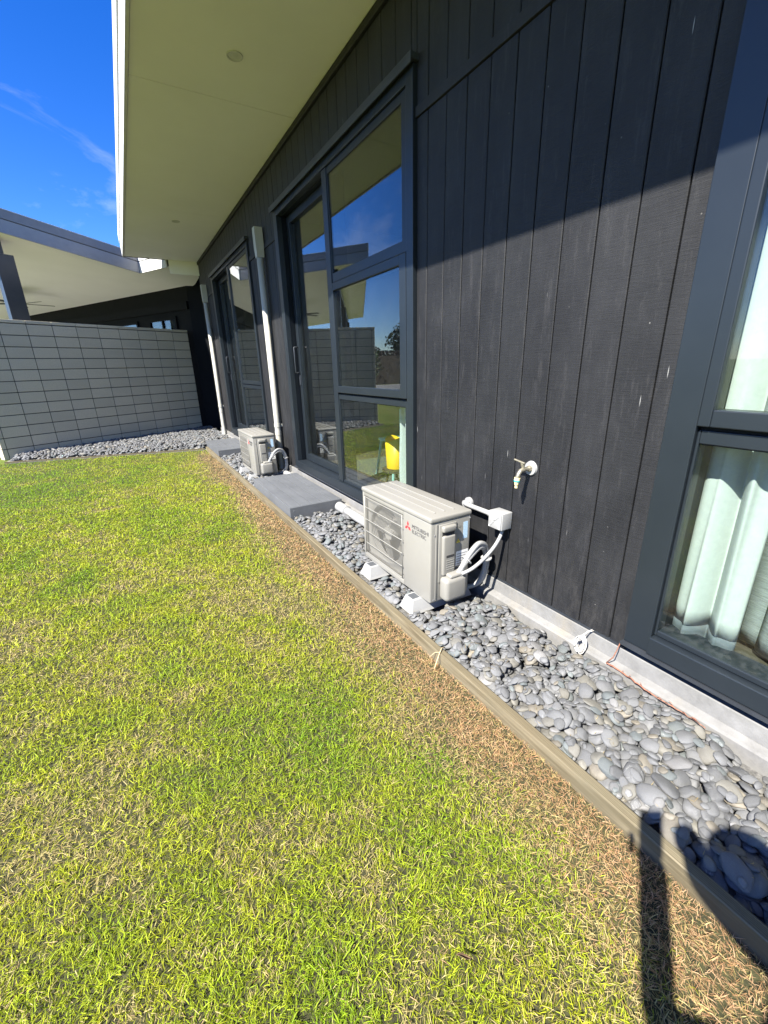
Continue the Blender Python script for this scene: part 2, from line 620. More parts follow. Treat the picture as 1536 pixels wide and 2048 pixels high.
def thing(name, label, cat, loc=(0, 0, 0), group=None):
    o = bpy.data.objects.new(name, None)
    C.objects.link(o)
    o.empty_display_size = 0.1
    o.location = loc
    ORG[o.name] = tuple(loc)
    return tag(o, label, cat, group)


def copy_tree(o, parent=None):
    c = o.copy()
    C.objects.link(c)
    c.parent = parent
    ORG[c.name] = ORG.get(o.name, (0, 0, 0))
    for ch in [q for q in bpy.data.objects if q.parent is o]:
        copy_tree(ch, c)
    return c


def text_mesh(body, size, align='LEFT', extrude=0.0004):
    cu = bpy.data.curves.new('txt', 'FONT')
    cu.body = body
    cu.size = size
    cu.align_x = align
    cu.extrude = extrude
    ob = bpy.data.objects.new('txt', cu)
    C.objects.link(ob)
    dg = bpy.context.evaluated_depsgraph_get()
    me = bpy.data.meshes.new_from_object(ob.evaluated_get(dg))
    bpy.data.objects.remove(ob)
    bpy.data.curves.remove(cu)
    return me


# ------------------------------------------------------------------ ground
g = MB()
S = 400.0
g.quad((-S, -S, 0), (S, -S, 0), (S, S, 0), (-S, S, 0))
lawn = tag(g.build('lawn', 'lawn'), kind='structure')

# plan frame of the far wing: e runs along the block wall towards the house, n runs away from the camera
P0 = V(-1.068, 11.77, 0)
E_ = V(0.887, 0.462, 0)
N_ = V(-0.462, 0.887, 0)


def sn(s, n, z=0.0):
    p = P0 - E_ * s + N_ * n
    return V(p.x, p.y, z)


# gravel bed base
bed_poly = [(-0.66, -2.5), (-0.01, -2.5), (-0.01, 12.3), (-0.2, 12.36), (-3.95, 10.36), (-3.88, 9.84), (-0.72, 8.98), (-0.66, 8.98)]
g = MB()
g.prism(bed_poly, 0.004, 0.018)
bed = tag(g.build('gravel_bed', 'soil'), kind='structure')

# ------------------------------------------------------------------ house
house = thing('house', 'black vertical-board house wall with tall grey-framed windows under a wide pale soffit', 'house', (0, 0, 0))
YEND = 10.95
SOFF = 3.70
PITCH = 0.1743
GR0 = 0.978

# openings (y0,y1) with head 3.22 and sill 0.25
UNITS = [(-2.2, 0.895), (2.665, 5.50), (6.745, 9.58)]
HEAD, SILL = 3.20, 0.25


def wall_core():
    m = MB()
    ys = [-4.0]
    for a, b in UNITS:
        ys += [a + 0.03, b - 0.03]
    ys.append(YEND - 0.02)
    for i in range(0, len(ys), 2):
        m.box(0.022, 0.16, ys[i], ys[i + 1], 0.02, SOFF + 0.02)
    for a, b in UNITS:
        m.box(0.022, 0.16, a + 0.03, b - 0.03, HEAD - 0.03, SOFF + 0.02)
        m.box(0.022, 0.16, a + 0.03, b - 0.03, 0.02, SILL)
    return m.build('wall_lining', 'dark_gap', house)


wall_core()

board_mesh = {}


def board(y0, y1, z0, z1):
    """one vertical weatherboard between two grooves"""
    w, h = round(y1 - y0, 3), round(z1 - z0, 3)
    key = (w, h)
    if key not in board_mesh:
        m = MB()
        c, t = 0.0035, 0.022
        prof = [(t, 0.0), (c, 0.0), (0.0, c), (0.0, w - c), (c, w), (t, w)]
        a = [m.bm.verts.new((x, y, 0)) for x, y in prof]
        b = [m.bm.verts.new((x, y, h)) for x, y in prof]
        for i in range(len(prof)):
            j = (i + 1) % len(prof)
            m.bm.faces.new((a[i], a[j], b[j], b[i]))
        m.bm.faces.new(a[::-1])
        m.bm.faces.new(b)
        bmesh.ops.recalc_face_normals(m.bm, faces=m.bm.faces[:])
        me = bpy.data.meshes.new('weatherboard')
        m.bm.to_mesh(me)
        m.bm.free()
        me.materials.append(MATS['boards'])
        board_mesh[key] = me
    ob = bpy.data.objects.new('weatherboard', board_mesh[key])
    C.objects.link(ob)
    ob.parent = house
    ob.location = (random.uniform(-0.0008, 0.0008), y0, z0)


def boards_between(ya, yb, z0, z1):
    k = math.floor((ya - GR0) / PITCH)
    y = ya
    while y < yb - 0.004:
        nxt = GR0 + PITCH * (k + 1)
        e = min(nxt, yb)
        if e - y > 0.012:
            board(y + 0.003, e - 0.003, z0, z1)
        y = e
        k += 1


BOT = 0.20
BAND0, BAND1 = 2.935, 2.99
for a, b in ((UNITS[0][1] + 0.002, UNITS[1][0] - 0.002), (UNITS[1][1] + 0.002, UNITS[2][0] - 0.002), (UNITS[2][1] + 0.002, YEND)):
    boards_between(a, b, BOT, BAND0 - 0.002)
    boards_between(a, b, BAND1 + 0.002, SOFF - 0.06)
for a, b in UNITS:
    boards_between(max(a, -0.8), b, HEAD + 0.04, SOFF - 0.06)
# belt trims, soffit bead, corner
for a, b in ((UNITS[0][1] + 0.004, UNITS[1][0] - 0.004), (UNITS[1][1] + 0.004, UNITS[2][0] - 0.004), (UNITS[2][1] + 0.004, YEND)):
    MB().box(-0.014, 0.02, a, b, BAND0, BAND1, 0.003).build('belt_trim', 'boards', house)
MB().box(-0.022, 0.02, -4.0, YEND, SOFF - 0.056, SOFF - 0.003, 0.004).build('eaves_bead', 'boards', house)
MB().box(-0.004, 0.16, YEND + 0.002, YEND + 0.02, 0.05, SOFF - 0.01).build('corner_board', 'boards', house)
MB().box(-0.008, 0.02, UNITS[0][1], UNITS[1][0], BOT - 0.012, BOT - 0.002).build('base_flashing', 'dark_steel', house)

# footing with a cast ledge
g = MB()
g.box(-0.012, 0.3, -4.0, YEND + 0.02, -0.05, BOT - 0.014, 0.004)
g.build('footing', 'concrete', house)
g = MB()
pr = [(-0.055, 0.0), (-0.055, 0.088), (-0.047, 0.098), (-0.0135, 0.108), (-0.0135, 0.0)]
a = [g.bm.verts.new((x, -4.0, z)) for x, z in pr]
b = [g.bm.verts.new((x, YEND, z)) for x, z in pr]
for i in range(len(pr)):
    j = (i + 1) % len(pr)
    g.bm.faces.new((a[i], a[j], b[j], b[i]))
g.bm.faces.new(a[::-1]); g.bm.faces.new(b)
g.build('footing_ledge', 'concrete', house)


# --- joinery
def ring(m, x0, x1, y0, y1, z0, z1, wl_, wr, wt, wb, bev=0.003):
    """rectangular frame of four butted members; wl_ is at the far (y1) side, wr at the near (y0) side"""
    m.box(x0, x1, y1 - wl_, y1, z0, z1, bev)
    m.box(x0, x1, y0, y0 + wr, z0, z1, bev)
    m.box(x0 + 0.001, x1 - 0.001, y0 + wr, y1 - wl_, z1 - wt, z1, bev)
    m.box(x0 + 0.001, x1 - 0.001, y0 + wr, y1 - wl_, z0, z0 + wb, bev)


def pane(parent, x, y0, y1, z0, z1):
    return MB().box(x - 0.003, x + 0.003, y0, y1, z0, z1).build('pane', 'glass', parent)


def window_stack(parent, y0, y1, lights=3):
    """two or three lights one above the other"""
    def light(z0, z1, wl_, wr, wt, wb, x0, xp, bev=0.003):
        w = MB()
        ring(w, x0, 0.05, y0, y1, z0, z1, wl_, wr, wt, wb, bev)
        wo_ = w.build('window', 'frame', parent)
        pane(wo_, xp, y0 + wr - 0.005, y1 - wl_ + 0.004, z0 + wb - 0.006, z1 - wt + 0.006)
        sl = MB()
        sl.box(xp - 0.0045, xp - 0.0032, y0 + wr, y0 + wr + 0.004, z0 + wb, z1 - wt)
        sl.box(xp - 0.0045, xp - 0.0032, y0 + wr + 0.004, y1 - wl_, z1 - wt - 0.004, z1 - wt)
        sl.build('glazing_seal', 'dark_gap', wo_)
    if lights == 3:
        light(2.246, 3.128, 0.010, 0.075, 0.05, 0.075, -0.012, 0.000)
        light(1.268, 2.238, 0.042, 0.085, 0.066, 0.062, -0.034, -0.014, 0.004)
    else:
        light(1.268, 3.128, 0.010, 0.06, 0.05, 0.055, -0.012, 0.000)
    light(0.342, 1.252, 0.010, 0.045, 0.05, 0.025, -0.012, 0.000)
    for za, zb_ in ((1.2525, 1.2675), (2.2385, 2.2455))[:lights - 1]:
        MB().box(0.004, 0.048, y0, y1, za, zb_).build('transom', 'dark_gap', parent)


def door_leaf(parent, y0, y1):
    m = MB()
    ring(m, 0.085, 0.135, y0, y1, 0.345, 3.122, 0.075, 0.09, 0.075, 0.085)
    d = m.build('sliding_door', 'frame', parent)
    pane(d, 0.115, y0 + 0.085, y1 - 0.07, 0.425, 3.052)
    h = MB()
    yh = y1 - 0.035
    h.tube([(0.085, yh, 1.75), (0.035, yh, 1.75), (0.03, yh, 1.745), (0.03, yh, 1.60), (0.03, yh, 1.455), (0.035, yh, 1.45), (0.085, yh, 1.45)], 0.008, 8)
    h.build('pull_handle', 'dark_steel', d)
    MB().box(0.074, 0.0855, yh - 0.022, yh + 0.022, 1.30, 1.42, 0.003).build('lock_plate', 'dark_steel', d)


def joinery(a, b, mull=None, name='window_frame'):
    f = MB()
    fw = 0.082
    f.box(-0.03, 0.03, b - fw - 0.03, b, SILL + 0.002, HEAD - 0.002, 0.003)
    rv = MB().box(0.031, 0.16, b - fw - 0.028, b, SILL + 0.002, HEAD - 0.002)  # lining darker than the frame, recess shade put into its colour
    rv.box(0.031, 0.084, (mull[1] if mull else a + fw) + 0.001, b - fw - 0.03, 3.1245, 3.1295)
    f.box(-0.03, 0.16, a, a + fw, SILL + 0.002, HEAD - 0.002, 0.003)
    f.box(-0.029, 0.159, a + fw, b - fw - 0.03, 3.13, HEAD - 0.003, 0.003)
    f.box(-0.045, 0.159, a + fw, b - fw - 0.03, SILL + 0.003, 0.338, 0.004)
    if mull:
        f.box(-0.020, 0.155, mull[0], mull[1], 0.3395, 3.1285, 0.003)
    fo = f.build(name, 'frame', house)
    rv.build('reveal_shade', 'reveal_shade', fo)
    s = MB()
    s.box(-0.062, 0.02, a - 0.025, b + 0.03, HEAD + 0.002, HEAD + 0.036, 0.003)
    s.box(-0.062, -0.056, a - 0.025, b + 0.03, HEAD - 0.018, HEAD + 0.002)
    s.build('head_flashing', 'dark_steel', house)
    MB().box(-0.05, 0.02, a - 0.004, b + 0.004, SILL - 0.016, SILL - 0.001).build('sill_flashing', 'dark_steel', house)
    return fo


for (a, b) in UNITS[1:]:
    joinery(a, b, (4.008 - 2.665 + a, 4.108 - 2.665 + a))
    window_stack(house, a + 0.0835, 4.0065 - 2.665 + a, 3 if a < 4 else 2)
    door_leaf(house, 4.09 - 2.665 + a, b - 0.125)
a, b = UNITS[0]
joinery(a, b, (-0.75, -0.65))
window_stack(house, -0.6485, b - 0.1135)
door_leaf(house, a + 0.0835, -0.66)

# --- soffit sheets, fascia, roof
XS = -1.372
sof = MB().box(XS + 0.01, 6.0, -6.0, 10.88, SOFF + 0.012, SOFF + 0.05).build('soffit_backing', 'dark_gap', house)
cuts = [-6.0, -4.62, -1.54, 1.54, 4.62, 7.70, 10.89]
for y0, y1 in zip(cuts[:-1], cuts[1:]):
    MB().box(XS + 0.004, 0.021, y0 + 0.0025, y1 - 0.0025, SOFF + random.uniform(0, 0.0012), SOFF + 0.011).build('soffit_sheet', 'soffit', house)
MB().box(XS - 0.028, XS, -6.0, 10.905, SOFF - 0.012, SOFF + 0.185, 0.003).build('fascia', 'fascia_white', house)
MB().box(XS - 0.018, XS - 0.001, -6.0, 10.905, SOFF + 0.187, SOFF + 0.215).build('fascia_gap', 'dark_steel', house)
gm = MB()
gm.box(XS - 0.034, XS + 0.06, -6.0, 10.905, SOFF + 0.217, SOFF + 0.37, 0.006)
gm.build('gutter', 'fascia_white', house)
MB().box(XS, 6.3, 10.892, 10.905, SOFF - 0.010, SOFF + 0.30).build('end_fascia', 'fascia_grey', house)
MB().prism([(XS + 0.062, -6.0), (6.3, -6.0), (6.3, 10.89), (XS + 0.062, 10.89)], SOFF + 0.06, lambda x, y: SOFF + 0.33 + 0.05 * (x - XS)).build('roof', 'roof_metal', house)

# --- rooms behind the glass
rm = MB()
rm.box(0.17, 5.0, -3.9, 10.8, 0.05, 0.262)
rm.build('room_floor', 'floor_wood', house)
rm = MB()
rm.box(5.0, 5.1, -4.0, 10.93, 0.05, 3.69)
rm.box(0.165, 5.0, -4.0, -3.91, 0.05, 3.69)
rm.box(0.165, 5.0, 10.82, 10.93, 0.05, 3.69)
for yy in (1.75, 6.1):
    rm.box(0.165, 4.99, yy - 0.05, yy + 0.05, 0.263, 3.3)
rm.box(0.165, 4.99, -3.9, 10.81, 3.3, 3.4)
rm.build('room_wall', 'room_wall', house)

# --- downpipes
def downpipe(yc, top=3.17, xc=-0.062):
    m = MB()
    pts = [(xc, yc, 2.86), (xc, yc, 0.75), (xc, yc, 0.40), (xc, yc, 0.16), (xc - 0.012, yc - 0.015, 0.10), (xc - 0.02, yc - 0.03, 0.02)]
    m.tube(pts, 0.043, 20)
    # square head with a tapering collar
    h = 0.056
    secs = [(2.84, 0.0435), (2.93, 0.049), (2.95, 0.050), (top, 0.050)]
    rings = []
    for z, r in secs:
        rings.append([m.bm.verts.new((xc + sx * r, yc + sy * r, z)) for sx, sy in ((-1, -1), (1, -1), (1, 1), (-1, 1))])
    for i in range(len(rings) - 1):
        for k in range(4):
            m.bm.faces.new((rings[i][k], rings[i][(k + 1) % 4], rings[i + 1][(k + 1) % 4], rings[i + 1][k]))
    # open top: inner lining
    inn = [[m.bm.verts.new((xc + sx * 0.045, yc + sy * 0.045, z)) for sx, sy in ((-1, -1), (1, -1), (1, 1), (-1, 1))] for z in (top, top - 0.12)]
    for k in range(4):
        m.bm.faces.new((rings[-1][k], rings[-1][(k + 1) % 4], inn[0][(k + 1) % 4], inn[0][k]))
        m.bm.faces.new((inn[0][k], inn[0][(k + 1) % 4], inn[1][(k + 1) % 4], inn[1][k]))
    m.bm.faces.new(inn[1])
    d = m.build('downpipe', 'pipe_paint', house)
    for z in (0.74,):
        MB().cyl((xc, yc, z - 0.025), (xc, yc, z + 0.025), 0.048, n=24).box(xc, 0.0, yc - 0.03, yc + 0.03, z - 0.02, z + 0.02).build('pipe_clip', 'pipe_paint', d)
    MB().cyl((xc, yc, 0.60), (xc, yc, 0.66), 0.0465, n=24).build('pipe_joiner', 'pipe_paint', d)


downpipe(6.05)
downpipe(10.28)

# downlights
for (x, y, lb) in ((-0.693, 4.02, 'round white downlight nearest the camera in the pale soffit'), (-0.687, 8.2, 'round white downlight in the soffit towards the far downpipe')):
    t = thing('downlight', lb, 'light', (x, y, SOFF), 'recessed lights in the soffit')
    m = MB()
    n = 28
    for i in range(n):
        a0, a1 = 2 * math.pi * i / n, 2 * math.pi * (i + 1) / n
        prof = [(0.047, -0.001), (0.060, -0.001), (0.058, -0.007), (0.049, -0.007), (0.047, -0.001)]
        for (r0, z0), (r1, z1) in zip(prof[:-1], prof[1:]):
            f = m.bm.faces.new([m.bm.verts.new((x + r * math.cos(q), y + r * math.sin(q), SOFF + z)) for r, z, q in ((r0, z0, a0), (r1, z1, a0), (r1, z1, a1), (r0, z0, a1))])
    bmesh.ops.remove_doubles(m.bm, verts=m.bm.verts, dist=1e-5)
    m.build('trim_ring', 'fascia_white', t, smooth=True)
    MB().cyl((x, y, SOFF - 0.004), (x, y, SOFF - 0.001), 0.046, n=28).build('lens', 'lamp_lens', t)

# ------------------------------------------------------------------ far wing: wall, patio roof, posts, fan
WK = 0.12


def wing_soffit(x, y):
    q = V(x, y, 0) - P0
    return 3.57 + WK * (-q.dot(E_))


wing = thing('house_wing', 'black far wing wall with dark windows standing behind the concrete block wall', 'house', (-0.12, 12.23, 0))
w0, w1 = V(-0.12, 12.23, 0), V(-0.12, 12.23, 0) + N_ * 11.0
inw = E_ * 0.2
m = MB()
m.prism([(0.0, YEND + 0.03), (0.24, 11.95), (0.5, 11.9), (0.4, YEND + 0.03)], 0.0, 3.62)
m.prism([(0.24, 11.955), (w0.x, w0.y), (w0.x + inw.x + 0.3, w0.y + inw.y), (0.6, 11.96)], 0.0, 3.6)
m.build('return_wall', 'wing_wall', wing)
m = MB()
m.prism([(w0.x, w0.y), (w1.x, w1.y), (w1.x + inw.x, w1.y + inw.y), (w0.x + inw.x, w0.y + inw.y)], 0.0, 3.60)
m.build('wall', 'wing_wall', wing)
# header board standing proud and windows under it
c = w0 + N_ * 5.45 - E_ * 0.03 + V(0, 0, 3.02)
MB().obox(c, N_, E_, V(0, 0, 1), 5.445, 0.028, 0.09).build('header_board', 'wing_wall', wing)
for n0, n1 in ((0.55, 1.75), (2.3, 4.1), (4.9, 6.9)):
    cc = w0 + N_ * ((n0 + n1) / 2) - E_ * 0.02
    hw = (n1 - n0) / 2
    m = MB()
    for q in (-1, 0, 1):
        m.obox(cc + N_ * (q * (hw - 0.03)) + V(0, 0, 1.55), N_, E_, V(0, 0, 1), 0.03, 0.025, 1.2)
    m.obox(cc + V(0, 0, 2.78), N_, E_, V(0, 0, 1), hw, 0.026, 0.035)
    m.obox(cc + V(0, 0, 0.33), N_, E_, V(0, 0, 1), hw, 0.026, 0.035)
    wo_ = m.build('window', 'wing_wall', wing)
    m = MB()
    for q in (-1, 1):
        m.obox(cc + N_ * (q * (hw / 2 - 0.012)) + V(0, 0, 1.555) + E_ * 0.008, N_, E_, V(0, 0, 1), hw / 2 - 0.045, 0.005, 1.185)
    m.build('pane', 'glass', wo_)

patio = thing('patio_roof', 'low-pitched patio roof with fascia coloured shade-grey in front over the block wall', 'roof', tuple(sn(0, 0)))
outer = [(3.15, 0.0), (3.15, 12.6), (-1.35, 12.6), (-1.35, 0.35), (-1.32, -1.12), (0.0, -1.12), (0.0, 0.0)]
pts = [(sn(s, n).x, sn(s, n).y) for s, n in outer[:4]] + [(0.05, 11.9), (0.05, 10.875), (-0.575, 10.875), (P0.x, P0.y)]
MB().prism(pts, wing_soffit, lambda x, y: wing_soffit(x, y) + 0.012).build('soffit_sheet', 'soffit', patio)
MB().prism(pts, lambda x, y: wing_soffit(x, y) + 0.03, lambda x, y: wing_soffit(x, y) + 0.34).build('roof_deck', 'roof_metal', patio)


def edge_board(p, q, zlo, zhi, th, name, mat, out):
    """board along a roof edge p->q in s,n, standing out by th on side `out` (unit s,n vector)"""
    a, b = sn(*p), sn(*q)
    o2 = sn(p[0] + out[0] * th, p[1] + out[1] * th)
    p2 = sn(q[0] + out[0] * th, q[1] + out[1] * th)
    MB().prism([(a.x, a.y), (b.x, b.y), (p2.x, p2.y), (o2.x, o2.y)], lambda x, y: wing_soffit(x, y) + zlo, lambda x, y: wing_soffit(x, y) + zhi).build(name, mat, patio)


for p, q, out in (((3.16, -0.001), (0.0, -0.001), (0, -1)), ((0.001, -0.02), (0.001, -1.0), (1, 0)), ((3.151, -0.02), (3.151, 12.6), (1, 0))):
    edge_board(p, q, -0.012, 0.205, 0.02, 'fascia', 'fascia_grey' if out[1] else 'fascia_white', out)  # shade painted in: grey on the shaded front, white on sun-facing edges
    edge_board(p, q, 0.218, 0.365, 0.028, 'gutter', 'gutter_grey' if out[1] else 'fascia_white', out)  # same painted split of shaded and sunlit edges for the gutter
edge_board((3.18, 0.0), (0.0, 0.0), 0.366, 0.376, 0.034, 'roof_edge_flashing', 'fascia_white', (0, -1))
# carrying beam and posts
MB().box(-0.575, -0.001, 10.862, 10.873, 3.44, SOFF - 0.0005).build('soffit_closer', 'soffit', patio)
zb = wing_soffit(*sn(2.40, 1)[:2]) - 0.001
MB().obox(sn(2.34, 6.4, zb - 0.13), N_, E_, V(0, 0, 1), 6.0, 0.05, 0.128).build('beam', 'post_paint', patio)
for n_ in (0.46, 5.6, 11.4):
    MB().obox(sn(2.30, n_, zb / 2 - 0.13), N_, E_, V(0, 0, 1), 0.075, 0.145, zb / 2 - 0.135, 0.004).build('post', 'post_paint', patio)

q_ = [sn(s_, n_) for s_, n_ in ((3.3, 0.32), (3.3, 12.6), (-0.98, 12.6), (-0.98, 0.32))]
tag(MB().prism([(p_.x, p_.y) for p_ in q_], 0.005, 0.06).build('patio_floor', 'paving'), kind='structure')
fan = thing('ceiling_fan', 'black ceiling fan hanging under the patio roof', 'fan', tuple(sn(0.66, 4.6, 3.3)))
fc = sn(0.66, 4.6)
zt = wing_soffit(fc.x, fc.y)
MB().cyl((fc.x, fc.y, zt - 0.07), (fc.x, fc.y, zt), 0.07, 0.05).cyl((fc.x, fc.y, 3.35), (fc.x, fc.y, zt - 0.06), 0.014).build('rod', 'dark_steel', fan, smooth=True)
MB().cyl((fc.x, fc.y, 3.26), (fc.x, fc.y, 3.36), 0.10, 0.07, 24).build('motor', 'dark_steel', fan, smooth=True)
for k in range(5):
    a = 2 * math.pi * k / 5 + 0.35
    dx, dy = math.cos(a), math.sin(a)
    MB().obox((fc.x + dx * 0.40, fc.y + dy * 0.40, 3.29), V(dx, dy, 0), V(-dy, dx, 0.18), V(0.0, 0.0, 1) - V(-dy, dx, 0) * 0.18, 0.32, 0.06, 0.005, 0.003).build('blade', 'dark_steel', fan)

# ------------------------------------------------------------------ block wall
BA, BB = V(-4.03, 10.31, 0), V(-0.24, 12.315, 0)
bdir = (BB - BA).normalized()
bnor = V(-bdir.y, bdir.x, 0)
blen = (BB - BA).length
bw = thing('block_wall', 'shaded grey concrete block privacy wall laid in stack bond', 'wall', tuple(BA))
MB().obox((BA + BB) / 2 + bnor * 0.09 + V(0, 0, 1.2), bdir, bnor, V(0, 0, 1), blen / 2 - 0.008, 0.078, 1.2).build('mortar', 'mortar', bw)
CH, CW = 0.2, 0.42
ncol = int(blen / CW)
off = blen - ncol * CW
bm_cache = {}


def block(c0, c1, z0):
    w = round(c1 - c0, 3)
    if w not in bm_cache:
        m = MB().box(0, w, 0, 0.18, 0, CH - 0.014, 0.003, 1)
        me = bpy.data.meshes.new('block')
        m.bm.to_mesh(me)
        m.bm.free()
        me.materials.append(MATS['block'])
        bm_cache[w] = me
    o = bpy.data.objects.new('block', bm_cache[w])
    C.objects.link(o)
    o.parent = bw
    o.rotation_euler = (0, 0, math.atan2(bdir.y, bdir.x) + random.uniform(-0.002, 0.002))
    o.location = bdir * c0 + bnor * random.uniform(-0.0015, 0.0015) + V(0, 0, z0)


for r in range(12):
    x = 0.0
    while x < blen - 0.02:
        x2 = min(x + (off if x == 0.0 and off > 0.05 else CW), blen)
        block(x + 0.006, x2 - 0.006, 0.005 + r * CH)
        x = x2
x = 0.0
while x < blen - 0.02:
    x2 = min(x + (off if x == 0.0 and off > 0.05 else CW), blen)
    MB().obox(BA + bdir * ((x + x2) / 2) + bnor * 0.09 + V(0, 0, 2.434), bdir, bnor, V(0, 0, 1), (x2 - x) / 2 - 0.004, 0.092, 0.027, 0.003).build('capping_block', 'block', bw)
    x = x2

# ------------------------------------------------------------------ timber edging
def plank(parent, a, b, th, z0, z1, mat):
    a, b = Vector(a), Vector(b)
    d = (b - a).normalized()
    nn = V(-d.y, d.x, 0)
    m = MB()
    k = max(2, int((b - a).length / 0.25))
    rings = []
    for i in range(k + 1):
        p = a + (b - a) * (i / k)
        wob = 0.003 * noise.noise(V(p.x * 0.8, p.y * 0.8, 3.3))
        dz = 0.004 * noise.noise(V(p.x * 0.6, p.y * 0.6, 9.1))
        c = 0.004
        prof = [(0, z0), (0, z1 - c), (c, z1), (th - c, z1), (th, z1 - c), (th, z0)]
        rings.append([m.bm.verts.new(p + nn * (u + wob) + V(0, 0, z + (dz if z > 0.02 else 0))) for u, z in prof])
    for i in range(k):
        for j in range(6):
            m.bm.faces.new((rings[i][j], rings[i][(j + 1) % 6], rings[i + 1][(j + 1) % 6], rings[i + 1][j]))
    m.bm.faces.new(rings[0])
    m.bm.faces.new(rings[-1][::-1])
    return m.build('plank', mat, parent)


XE = -0.689
edge = thing('timber_edging', 'weathered timber edging board between the lawn and the grey pebbles', 'edging', (XE, 0, 0))
plank(edge, (XE, 4.863, 0), (XE, -2.5, 0), 0.042, -0.04, 0.080, 'edging')
plank(edge, (XE + 0.002, 8.96, 0), (XE + 0.002, 4.872, 0), 0.042, -0.04, 0.078, 'edging')
edge2 = thing('timber_edging', 'pale timber edging board in front of the block wall', 'edging', (-3.93, 9.85, 0))
plank(edge2, (-0.72, 9.0, 0), (-2.32, 9.428, 0), -0.045, -0.04, 0.040, 'edging_cross')
plank(edge2, (-2.328, 9.430, 0), (-3.95, 9.864, 0), -0.045, -0.04, 0.038, 'edging_cross')

# ------------------------------------------------------------------ deck steps
def step(y0, y1, label, ztop=0.172, x0=-0.641, x1=-0.062):
    t = thing('deck_step', label, 'step', (x0, y0, 0.02), 'low deck steps below the doors')
    nb = 5
    MB().box(x0 + 0.025, x1 - 0.002, y0 + 0.004, y1 - 0.004, 0.03, ztop - 0.024).build('bearer', 'dark_gap', t)
    w = (x1 - x0 - 0.02) / nb
    for k in range(nb):
        xa = x0 + 0.02 + k * w
        MB().box(xa + 0.004, xa + w - 0.004, y0 + 0.004, y1 - 0.004, ztop - 0.022, ztop + random.uniform(-0.001, 0.0008), 0.002).build('deck_board', 'deck', t)
        for yy in (y0 + 0.05, y1 - 0.05, (y0 + y1) / 2):
            pass
    MB().box(x0, x0 + 0.019, y0 + 0.001, y1 - 0.001, 0.03, ztop + 0.001, 0.002).build('front_board', 'deck', t)
    MB().box(x0 + 0.0005, x1, y0 - 0.018, y0 + 0.0005, 0.03, ztop - 0.001, 0.002).build('end_board', 'deck', t)
    MB().box(x0 + 0.0005, x1, y1 - 0.0005, y1 + 0.018, 0.03, ztop - 0.001, 0.002).build('end_board', 'deck', t)
    for zz in (0.075, 0.135):
        MB().cyl((x0 + 0.04, y0 - 0.0205, zz), (x0 + 0.04, y0 - 0.0178, zz), 0.005, n=10).build('screw', 'fascia_grey', t)


step(3.99, 5.40, 'grey painted deck step beside the nearer heat pump unit')
step(7.83, 9.10, 'grey painted deck step beyond the farther heat pump unit')

# ------------------------------------------------------------------ heat pump units
AC_LOC = V(-0.508, 1.789, 0.141)


